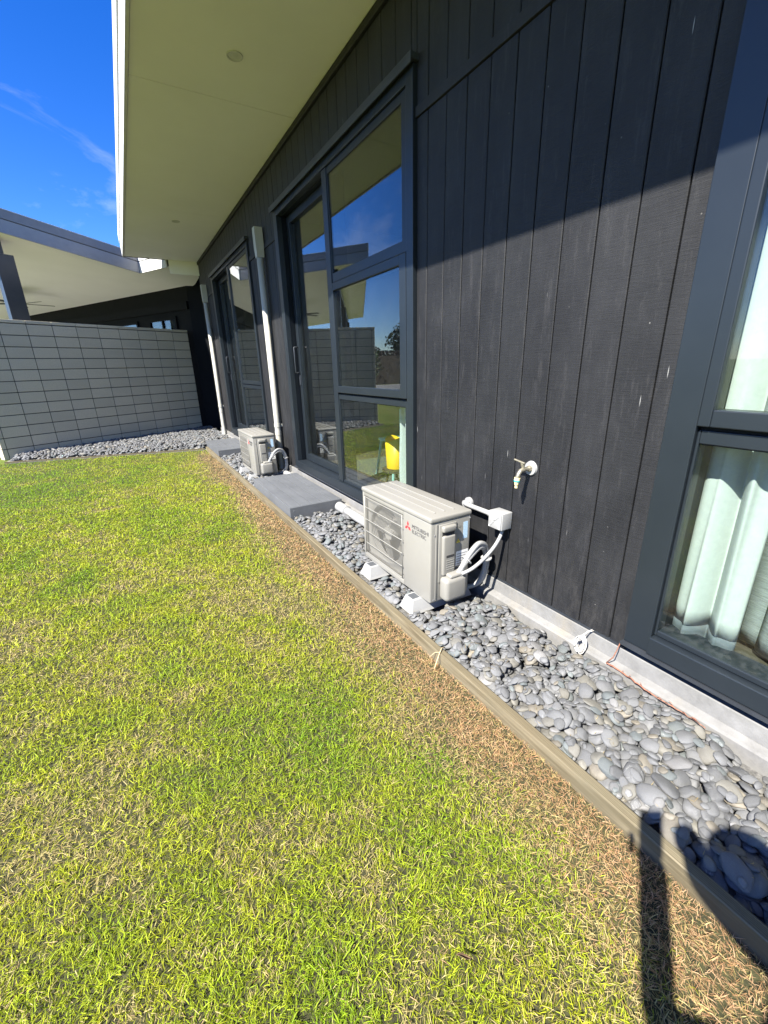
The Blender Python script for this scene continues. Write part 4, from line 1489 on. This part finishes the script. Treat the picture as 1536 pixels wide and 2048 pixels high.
def try_stone(x, y, s):
    a = s * random.uniform(0.9, 1.25)
    b = a * random.uniform(0.58, 0.9)
    c = b * random.uniform(0.36, 0.56)
    for (x0, x1, y0, y1) in blocked:
        if x0 - b * 0.8 < x < x1 + b * 0.8 and y0 - b * 0.8 < y < y1 + b * 0.8:
            return
    if not inside_bed(x, y) or not (inside_bed(x - b * 0.75, y) and inside_bed(x + b * 0.75, y)):
        return
    if 2.2 < y < 3.95 and -0.17 < x:
        return
    drop(x, y, a, b, c)


def size_at(y):
    base = (0.030 if y < 5 else 0.033) * (0.62 if layer == 2 else 1.0)
    return base * random.choice((0.62, 0.75, 0.85, 1.0, 1.0, 1.1, 1.2, 1.35, 1.5))


for layer, dens in ((0, 640), (1, 740), (2, 620)):
    area = 0.575 * 9.9
    for _ in range(int(dens * area)):
        y = random.uniform(-0.9, 9.0)
        if y > 5 and random.random() < 0.25:
            continue
        try_stone(random.uniform(-0.635, -0.06), y, size_at(y))
    for _ in range(int(dens * 0.75 * 4.1 * 3.3)):
        x, y = random.uniform(-3.95, -0.02), random.uniform(8.98, 12.3)
        try_stone(x, y, size_at(y))

cv = np.array(CAM)
vis = []
for k, s in enumerate(stones):
    p = Vector((s[0], s[1], s[2] + s[5])) - CAM
    zc = p.dot(FW)
    if zc <= 0.1:
        vis.append((-1, k)); continue
    px = 768 + 843.3 * p.dot(RT) / zc
    py = 1024 - 843.3 * p.dot(UP) / zc
    i = min(max(int((s[0] - GX0) / RES), 0), hm.shape[0] - 1)
    j = min(max(int((s[1] - GY0_) / RES), 0), hm.shape[1] - 1)
    on_top = hm[i, j] < s[2] + s[5] + 0.006
    if -30 < px < 1566 and 800 < py < 2080 and on_top:
        vis.append((s[3] * s[4] / zc ** 2, k))
    else:
        vis.append((-1, k))
vis.sort(reverse=True)
single = set(k for q, k in vis[:300] if q > 0)
hi_mesh = []
for vs_, fs_ in VAR_HI:
    me = bpy.data.meshes.new('pebble')
    me.from_pydata(vs_.tolist(), [], fs_.tolist())
    me.shade_smooth()
    me.materials.append(MATS['stone_each'])
    hi_mesh.append(me)


def stone_matrix(s):
    x, y, z, a, b, c, yaw, tu, tw_ = s
    cyw, syw = math.cos(yaw), math.sin(yaw)
    # tilt: shear turned into a rotation-like frame
    ax = Vector((cyw, syw, tu)).normalized()
    ay = Vector((-syw, cyw, tw_))
    ay = (ay - ax * ay.dot(ax)).normalized()
    az = ax.cross(ay)
    m = Matrix(((ax.x * a, ay.x * b, az.x * c, x), (ax.y * a, ay.y * b, az.y * c, y), (ax.z * a, ay.z * b, az.z * c, z), (0, 0, 0, 1)))
    return m


mass_v, mass_f, mass_c = [], [], []
base = 0
for k, s in enumerate(stones):
    col = palette()
    m = stone_matrix(s)
    if k in single:
        o = bpy.data.objects.new('pebble', hi_mesh[k % NVAR])
        C.objects.link(o)
        o.parent = bed
        o.matrix_local = m
        o.color = (*col, 1)
        continue
    near = s[1] < 3.2 and (Vector(s[:3]) - CAM).length < 3.6
    vs_, fs_ = (VAR_HI if near else VAR_LO)[k % NVAR]
    M3 = np.array(m)[:3, :3]
    vv = vs_ @ M3.T + np.array(m)[:3, 3]
    mass_v.append(vv)
    mass_f.append(fs_ + base)
    mass_c.append(np.tile(np.array([*col, 1.0]), (len(vs_), 1)))
    base += len(vs_)


def big_mesh(name, vs_, fs_, cols, mat, parent=None, smooth=False):
    me = bpy.data.meshes.new(name)
    nv, nf = len(vs_), len(fs_)
    me.vertices.add(nv)
    me.vertices.foreach_set('co', np.ascontiguousarray(vs_, np.float32).ravel())
    fs_ = np.ascontiguousarray(fs_, np.int32)
    me.loops.add(nf * 3)
    me.loops.foreach_set('vertex_index', fs_.ravel())
    me.polygons.add(nf)
    me.polygons.foreach_set('loop_start', np.arange(0, nf * 3, 3, dtype=np.int32))
    try:
        me.polygons.foreach_set('loop_total', np.full(nf, 3, np.int32))
    except Exception:
        pass
    if smooth:
        me.polygons.foreach_set('use_smooth', np.ones(nf, bool))
    at = me.attributes.new('tone', 'FLOAT_COLOR', 'POINT')
    at.data.foreach_set('color', np.ascontiguousarray(cols, np.float32).ravel())
    me.update(calc_edges=True)
    me.validate()
    me.materials.append(MATS[mat])
    o = bpy.data.objects.new(name, me)
    C.objects.link(o)
    if parent:
        o.parent = parent
    return o


if mass_v:
    tag(big_mesh('pebbles', np.concatenate(mass_v), np.concatenate(mass_f), np.concatenate(mass_c), 'stone_mass', bed, True), kind='stuff')
print('stones', len(stones), 'single', len(single), 'mass tris', sum(len(f) for f in mass_f))


# ------------------------------------------------------------------ grass
def vnoise(x, y, f, seed):
    """smooth value noise in numpy"""
    x = x * f + seed * 17.3
    y = y * f + seed * 9.7
    xi, yi = np.floor(x).astype(np.int64), np.floor(y).astype(np.int64)
    xf, yf = x - xi, y - yi
    xf = xf * xf * (3 - 2 * xf)
    yf = yf * yf * (3 - 2 * yf)

    def h(a, b):
        n = (a * 374761393 + b * 668265263 + seed * 1442695) & 0x7fffffff
        n = ((n ^ (n >> 13)) * 1274126177) & 0x7fffffff
        return ((n ^ (n >> 16)) & 0xffff) / 65535.0
    return (h(xi, yi) * (1 - xf) + h(xi + 1, yi) * xf) * (1 - yf) + (h(xi, yi + 1) * (1 - xf) + h(xi + 1, yi + 1) * xf) * yf


def fbm(x, y, f, seed, o=4):
    s, a, t = 0, 1.0, 0
    for k in range(o):
        s = s + a * vnoise(x, y, f * 2 ** k, seed + k)
        t += a
        a *= 0.55
    return s / t


def scatter():
    xs, ys = [], []
    # density falls with the distance from the camera
    cell = 0.25
    for ix in np.arange(-9.0, XE, cell):
        for iy in np.arange(-1.2, 10.6, cell):
            cx_, cy_ = ix + cell / 2, iy + cell / 2
            p = Vector((cx_, cy_, 0)) - CAM
            zc = p.dot(FW)
            dist = p.length
            d = 41000 * min(1.0, (1.75 / dist) ** 1.4)
            if zc > 0.05:
                px = 768 + 843.3 * p.dot(RT) / zc
                py = 1024 - 843.3 * p.dot(UP) / zc
                m_ = 843.3 * 0.3 / zc
                inside = -m_ < px < 1536 + m_ and py < 2048 + m_
            else:
                inside = False
            if not inside:
                d *= 0.22
            n = RNG.poisson(d * cell * cell)
            xs.append(ix + RNG.random(n) * cell)
            ys.append(iy + RNG.random(n) * cell)
    return np.concatenate(xs), np.concatenate(ys)


gx, gy = scatter()
# keep to the lawn
lim = 9.0 + (-0.72 - gx) * 0.2675
keep = (gx < XE - 0.002) & (gy < np.minimum(lim - 0.03, 9.9))
gx, gy = gx[keep], gy[keep]
N = len(gx)
dist = np.sqrt((gx - CAM.x) ** 2 + (gy - CAM.y) ** 2 + CAM.z ** 2)
sc = np.clip(dist / 2.3, 0.85, 2.3)
big = fbm(gx, gy, 1.1, 3)
mid = fbm(gx, gy, 4.3, 21)
fin = fbm(gx, gy, 17.0, 41)
edge_d = XE - gx                                   # distance from the timber edging
strip = np.clip(1.55 - edge_d / (0.11 + 0.26 * fbm(gx, gy, 2.3, 55)) + 0.4 * (fin - 0.5), 0, 1)
strip *= np.where(gy > 8.2, np.clip((8.9 - gy) / 0.7, 0, 1), 1)
green = np.clip(0.90 + (big - 0.5) * 1.3 + (mid - 0.5) * 1.7 + (fin - 0.5) * 1.3 + 0.03 * (gy - 3), 0.16, 0.97)
green = green * (1 - strip) ** 1.6 * (1 - 0.38 * np.exp(-edge_d / 0.4))
isg = RNG.random(N) < green
dead_red = RNG.random(N) < np.clip(strip * 0.72 + 0.03, 0, 0.75)
col = np.empty((N, 3))
t1 = RNG.random((N, 1))
lush = np.clip(0.16 + 0.09 * np.clip(gy - 3.5, 0, 6) * np.clip((-1.2 - gx) / 2, 0, 1) + (big - 0.45) * 1.5 + (mid - 0.5) * 1.5 + (RNG.random(N) - 0.5) * 0.5, 0, 1)[:, None]
gcol = (1 - lush) * np.array([[0.40, 0.44, 0.028]]) + lush * np.array([[0.18, 0.32, 0.016]])
gcol = gcol * (0.5 + 0.9 * t1) + np.array([[0.03, 0.01, 0.0]]) * RNG.random((N, 1))
straw = (1 - t1) * np.array([[0.36, 0.285, 0.10]]) + t1 * np.array([[0.62, 0.52, 0.235]])
red = (1 - t1) * np.array([[0.36, 0.185, 0.085]]) + t1 * np.array([[0.64, 0.44, 0.255]])
col[:] = np.where(isg[:, None], gcol, np.where(dead_red[:, None], red, straw))
# blade shapes
ln = (0.012 + 0.025 * RNG.random(N) ** 1.5) * (0.75 + 0.5 * fin) * np.where(isg, 1.0, 0.95) * np.clip(0.8 + 0.2 * sc, 0.95, 1.2)
wd = (0.0009 + 0.0016 * RNG.random(N) ** 1.4) * sc * np.where(isg, 1.1, 0.82)
az = 2 * np.pi * (2.0 * fbm(gx, gy, 9.0, 77) + 0.9 * RNG.random(N))
el = np.where(isg, RNG.uniform(0.1, 1.15, N), RNG.uniform(0.0, 0.75, N))
bend = RNG.uniform(-0.8, 0.3, N)
zbase = np.where(isg, RNG.uniform(0.0, 0.012, N), RNG.uniform(0.0, 0.018, N)) + 0.012 * (mid - 0.4)
zbase = np.maximum(zbase, 0.0)
dx, dy = np.cos(az), np.sin(az)
tw = RNG.uniform(-0.9, 0.9, N)
sx, sy, sz = -dy * np.cos(tw), dx * np.cos(tw), np.sin(tw) * 0.8
p0 = np.stack([gx, gy, zbase], 1)
d1 = np.stack([dx * np.cos(el), dy * np.cos(el), np.sin(el)], 1)
e2 = el + bend
d2 = np.stack([dx * np.cos(e2), dy * np.cos(e2), np.sin(e2)], 1)
p1 = p0 + d1 * (ln * 0.5)[:, None]
p2 = p1 + d2 * (ln * 0.55)[:, None]
p2[:, 2] = np.maximum(p2[:, 2], 0.002)
# lay blades at the border back over the lawn rather than through the timber
for q in (p1, p2):
    q[:, 0] = np.minimum(q[:, 0], XE - 0.003)
side = np.stack([sx, sy, sz], 1)
v = np.empty((N, 5, 3), np.float32)
v[:, 0] = p0 - side * (wd * 0.5)[:, None]
v[:, 1] = p0 + side * (wd * 0.5)[:, None]
v[:, 2] = p1 - side * (wd * 0.55)[:, None]
v[:, 3] = p1 + side * (wd * 0.55)[:, None]
v[:, 4] = p2
ids = (np.arange(N) * 5)[:, None]
fc_ = np.concatenate([ids + np.array([[0, 1, 3]]), ids + np.array([[0, 3, 2]]), ids + np.array([[2, 3, 4]])], 1).reshape(-1, 3)
cc_ = np.ones((N, 5, 4), np.float32)
cc_[:, :, :3] = col[:, None, :]
grass = big_mesh('grass', v.reshape(-1, 3), fc_, cc_.reshape(-1, 4), 'grass')
tag(grass, 'short green and straw-coloured lawn grass with a dead brown strip along the edging', 'grass', kind='stuff')
print('blades', N)

th = MB()
th.prism([(-9.2, -1.4), (XE - 0.001, -1.4), (XE - 0.001, 8.95), (-3.9, 9.83), (-9.2, 9.9)], 0.0015, 0.004)  # sheet under the blades, coloured as thatch plus painted gap shade
tag(th.build('lawn_thatch_shade', 'thatch_shade'), kind='structure')

cl_v, cl_f, cl_c = [], [], []
for k in range(170):
    x = XE + 0.05 + abs(random.gauss(0, 0.13))
    y = random.uniform(0.0, 3.9)
    if x > -0.08:
        continue
    z = float(hm[int((x - GX0) / RES), int((y - GY0_) / RES)]) + 0.003
    a = random.uniform(0, 6.28)
    L_ = random.uniform(0.012, 0.035)
    w_ = 0.0011
    dx_, dy_ = math.cos(a), math.sin(a)
    b0 = len(cl_v)
    cl_v += [(x - dy_ * w_, y + dx_ * w_, z), (x + dy_ * w_, y - dx_ * w_, z), (x + dx_ * L_, y + dy_ * L_, z + random.uniform(-0.002, 0.008))]
    cl_f.append((b0, b0 + 1, b0 + 2))
    t_ = random.random()
    cl_c += [(0.30 + 0.2 * t_, 0.22 + 0.18 * t_, 0.10 + 0.1 * t_, 1)] * 3
tag(big_mesh('dry_clippings', np.array(cl_v), np.array(cl_f), np.array(cl_c), 'grass', bed), kind='stuff')

# ------------------------------------------------------------------ garden across the lawn (seen mirrored in the glass)
def leaf_cloud(center, rad, n, size, seed, shape='ball'):
    rs = np.random.default_rng(seed)
    p = rs.normal(size=(n, 3))
    p /= np.linalg.norm(p, axis=1)[:, None]
    p *= rs.random((n, 1)) ** 0.4
    if shape == 'box':
        p = rs.uniform(-1, 1, (n, 3))
        k = rs.integers(0, 3, n)
        p[np.arange(n), k] = np.sign(p[np.arange(n), k]) * rs.uniform(0.75, 1.05, n)
    lump = 0.8 + 0.35 * np.sin(p[:, :1] * 5 + seed) * np.cos(p[:, 1:2] * 4.0 + 2 * p[:, 2:3] * 3)
    p = p * np.array(rad) * (lump if shape == 'ball' else 1) + np.array(center)
    a = rs.normal(size=(n, 3)); a /= np.linalg.norm(a, axis=1)[:, None]
    b = np.cross(a, rs.normal(size=(n, 3))); b /= np.linalg.norm(b, axis=1)[:, None]
    s = size * rs.uniform(0.6, 1.3, (n, 1))
    vv = np.stack([p - a * s, p + b * s * 0.5, p + a * s, p - b * s * 0.5], 1)
    i = (np.arange(n) * 4)[:, None]
    ff = np.concatenate([i + np.array([[0, 1, 2]]), i + np.array([[0, 2, 3]])], 1).reshape(-1, 3)
    return vv.reshape(-1, 3), ff


def leafy(name, parts, mat, parent):
    vs2, fs2, b0 = [], [], 0
    for v_, f_ in parts:
        vs2.append(v_); fs2.append(f_ + b0); b0 += len(v_)
    vs2 = np.concatenate(vs2)
    return big_mesh(name, vs2 - np.array(ORG[parent.name]), np.concatenate(fs2), np.ones((len(vs2), 4)), mat, parent)


pv = MB().prism([(-9.5, 24.5), (-30, 24.0), (-30, 31.0), (-9.5, 31.5)], 0.004, 0.03).build('patio_paving', 'paving')
tag(pv, kind='structure')
hedge = thing('hedge', 'long dark red-green hedge across the lawn, mirrored in the tall window', 'hedge', (-22, 33, 0))
leafy('foliage', [leaf_cloud((-12 - 3.2 * i, 32.8 + 0.5 * math.sin(i), 1.35), (1.8, 0.9, 1.45 + 0.15 * math.sin(2.3 * i)), 2600, 0.13, 60 + i, 'box') for i in range(8)], 'leaf_red', hedge)
MB().box(-37.5, -10.6, 32.3, 33.4, 0, 2.3).build('stems', 'bark', hedge)
tree = thing('small_tree', 'small round-crowned garden tree in front of the hedge, mirrored in the tall window', 'tree', (-10.9, 23.2, 0))
MB().tube([(-10.9, 23.2, 0), (-10.85, 23.22, 0.8), (-10.95, 23.18, 1.6), (-10.9, 23.2, 2.3)], 0.05, 8, [0.06, 0.05, 0.035, 0.015]).build('trunk', 'bark', tree)
leafy('crown', [leaf_cloud((-10.9, 23.2, 1.75), (0.75, 0.75, 0.95), 2200, 0.08, 91)], 'leaf_mid', tree)
for i, (x, y, h, lb) in enumerate(((-24, 39, 5.5, 'tall dark tree rising above the hedge'), (-31, 38, 4.6, 'broad dark tree at the end of the hedge'))):
    tr = thing('garden_tree', lb, 'tree', (x, y, 0))
    MB().tube([(x, y, 0), (x + 0.1, y, h * 0.4), (x, y + 0.1, h * 0.8)], 0.1, 8, [0.16, 0.11, 0.04]).build('trunk', 'bark', tr)
    leafy('crown', [leaf_cloud((x, y, h * 0.62), (2.0, 2.0, h * 0.42), 3000, 0.2, 120 + i)], 'leaf_dark', tr)
nb = thing('neighbour_house', 'low white house beyond the hedge, mirrored in the tall window', 'house', (-12.5, 40, 0))
MB().box(-15.5, -11.2, 38, 44, 0, 3.0).build('wall', 'neighbour_wall', nb)
MB().prism([(-15.9, 37.6), (-10.8, 37.6), (-10.8, 44.4), (-15.9, 44.4)], 3.0, lambda x, y: 3.15 + 0.12 * (y - 37.6)).build('roof', 'neighbour_wall', nb)

# ------------------------------------------------------------------ the person taking the photograph (only the shadow falls into view)
pe = thing('person', 'photographer in dark clothes whose shadow falls on the lawn and pebbles', 'person', (-1.96, -0.33, 0))


def skin(name, joints, edges, root, mat, parent, sub=2):
    me = bpy.data.meshes.new(name)
    o = Vector(ORG[parent.name])
    me.from_pydata([tuple(Vector(j[:3]) - o) for j in joints], edges, [])
    ob = bpy.data.objects.new(name, me)
    C.objects.link(ob)
    ob.parent = parent
    sk = ob.modifiers.new('skin', 'SKIN')
    sk.use_smooth_shade = True
    for i, j in enumerate(joints):
        me.skin_vertices[0].data[i].radius = (j[3], j[4] if len(j) > 4 else j[3])
        me.skin_vertices[0].data[i].use_root = (i == root)
    sb = ob.modifiers.new('subd', 'SUBSURF')
    sb.levels = sub
    sb.render_levels = sub
    me.materials.append(MATS[mat])
    return ob


hf = V(0.25, 0.968, 0)
hr = V(0.968, -0.25, 0)
hp = CAM - FW * 0.03 - UP * 0.075 - RT * 0.03           # where the hands meet the phone


def A(v, rad, rad2=None):
    return (v[0], v[1], v[2], rad, rad2 if rad2 else rad)


jl = hp - RT * 0.045
jr = hp + RT * 0.062 - FW * 0.02 - UP * 0.005
bc = V(-1.96, -0.365, 0)
body = [A((-1.98, -0.52, 0.95), 0.14, 0.11), A((-1.98, -0.51, 1.12), 0.13, 0.10), A((-1.98, -0.48, 1.30), 0.14, 0.10), A((-1.972, -0.43, 1.45), 0.07, 0.065), A((-1.965, -0.38, 1.52), 0.055), A((-1.955, -0.31, 1.60), 0.085, 0.095), A((-1.945, -0.295, 1.69), 0.085, 0.09), A((-1.945, -0.30, 1.745), 0.05, 0.055),
        A((-2.16, -0.42, 1.40), 0.055), A((-2.09, -0.19, 1.20), 0.043), A(CAM + V(-0.06, -0.075, -0.10) - RT * 0.035, 0.042), A(jl - FW * 0.015, 0.028, 0.036),
        A((-1.80, -0.49, 1.40), 0.055), A((-1.73, -0.27, 1.22), 0.055), A(CAM + V(0.005, -0.14, -0.10), 0.046), A(CAM + V(0.05, -0.09, -0.045), 0.048, 0.050), A(CAM + V(0.012, -0.055, -0.055), 0.050),
        A((-2.08, -0.50, 0.86), 0.09), A((-2.09, -0.46, 0.49), 0.06), A((-2.10, -0.52, 0.09), 0.042), A((-2.07, -0.36, 0.04), 0.036),
        A((-1.88, -0.54, 0.86), 0.09), A((-1.86, -0.50, 0.49), 0.06), A((-1.86, -0.56, 0.09), 0.042), A((-1.81, -0.40, 0.04), 0.036)]
edges = [(0, 1), (1, 2), (2, 3), (3, 4), (4, 5), (5, 6), (6, 7), (2, 8), (8, 9), (9, 10), (10, 11), (2, 12), (12, 13), (13, 14), (14, 15), (15, 16), (0, 17), (17, 18), (18, 19), (19, 20), (0, 21), (21, 22), (22, 23), (23, 24)]
skin('body', body, edges, 0, 'cloth_dark', pe)
for sgn, jj in ((-1, jl), (1, jr)):
    for k in range(4):
        a0 = jj - FW * 0.012 + UP * (0.024 - 0.016 * k) + RT * (0.02 * sgn)
        pts_ = [A(a0, 0.008), A(a0 + RT * (0.018 * sgn) + FW * 0.004, 0.008), A(a0 + RT * (0.012 * sgn) + FW * 0.015 - RT * (0.012 * sgn), 0.0075)]
        skin('finger', pts_, [(0, 1), (1, 2)], 0, 'skin', pe, 1)
    a0 = jj - FW * 0.02 + UP * 0.02
    skin('thumb', [A(a0, 0.01), A(a0 + UP * 0.03 - FW * 0.004 - RT * (0.01 * sgn), 0.009), A(a0 + UP * 0.052 - RT * (0.02 * sgn), 0.008)], [(0, 1), (1, 2)], 0, 'skin', pe, 1)
hat = MB()
hc = V(-1.945, -0.295, 1.70)
n = 24
rings = []
for i in range(7):
    q = math.pi / 2 * i / 6
    rings.append([hat.bm.verts.new(hc + hf * (0.118 * math.cos(q) * math.cos(2 * math.pi * k / n)) + hr * (0.10 * math.cos(q) * math.sin(2 * math.pi * k / n)) + V(0, 0, 0.092 * math.sin(q) - 0.02)) for k in range(n)])
for i in range(6):
    for k in range(n):
        hat.bm.faces.new((rings[i][k], rings[i][(k + 1) % n], rings[i + 1][(k + 1) % n], rings[i + 1][k]))
bmesh.ops.remove_doubles(hat.bm, verts=hat.bm.verts, dist=0.0005)
hat.build('hair', 'hair', pe, smooth=True)
ph = MB()
pcn = CAM - FW * 0.012 - RT * 0.025 - UP * 0.064
ph.obox(pcn, RT, UP, FW, 0.037, 0.074, 0.004, 0.003)
tag(ph.build('phone', 'dark_steel', None, pcn), 'black phone held up by the photographer', 'phone')
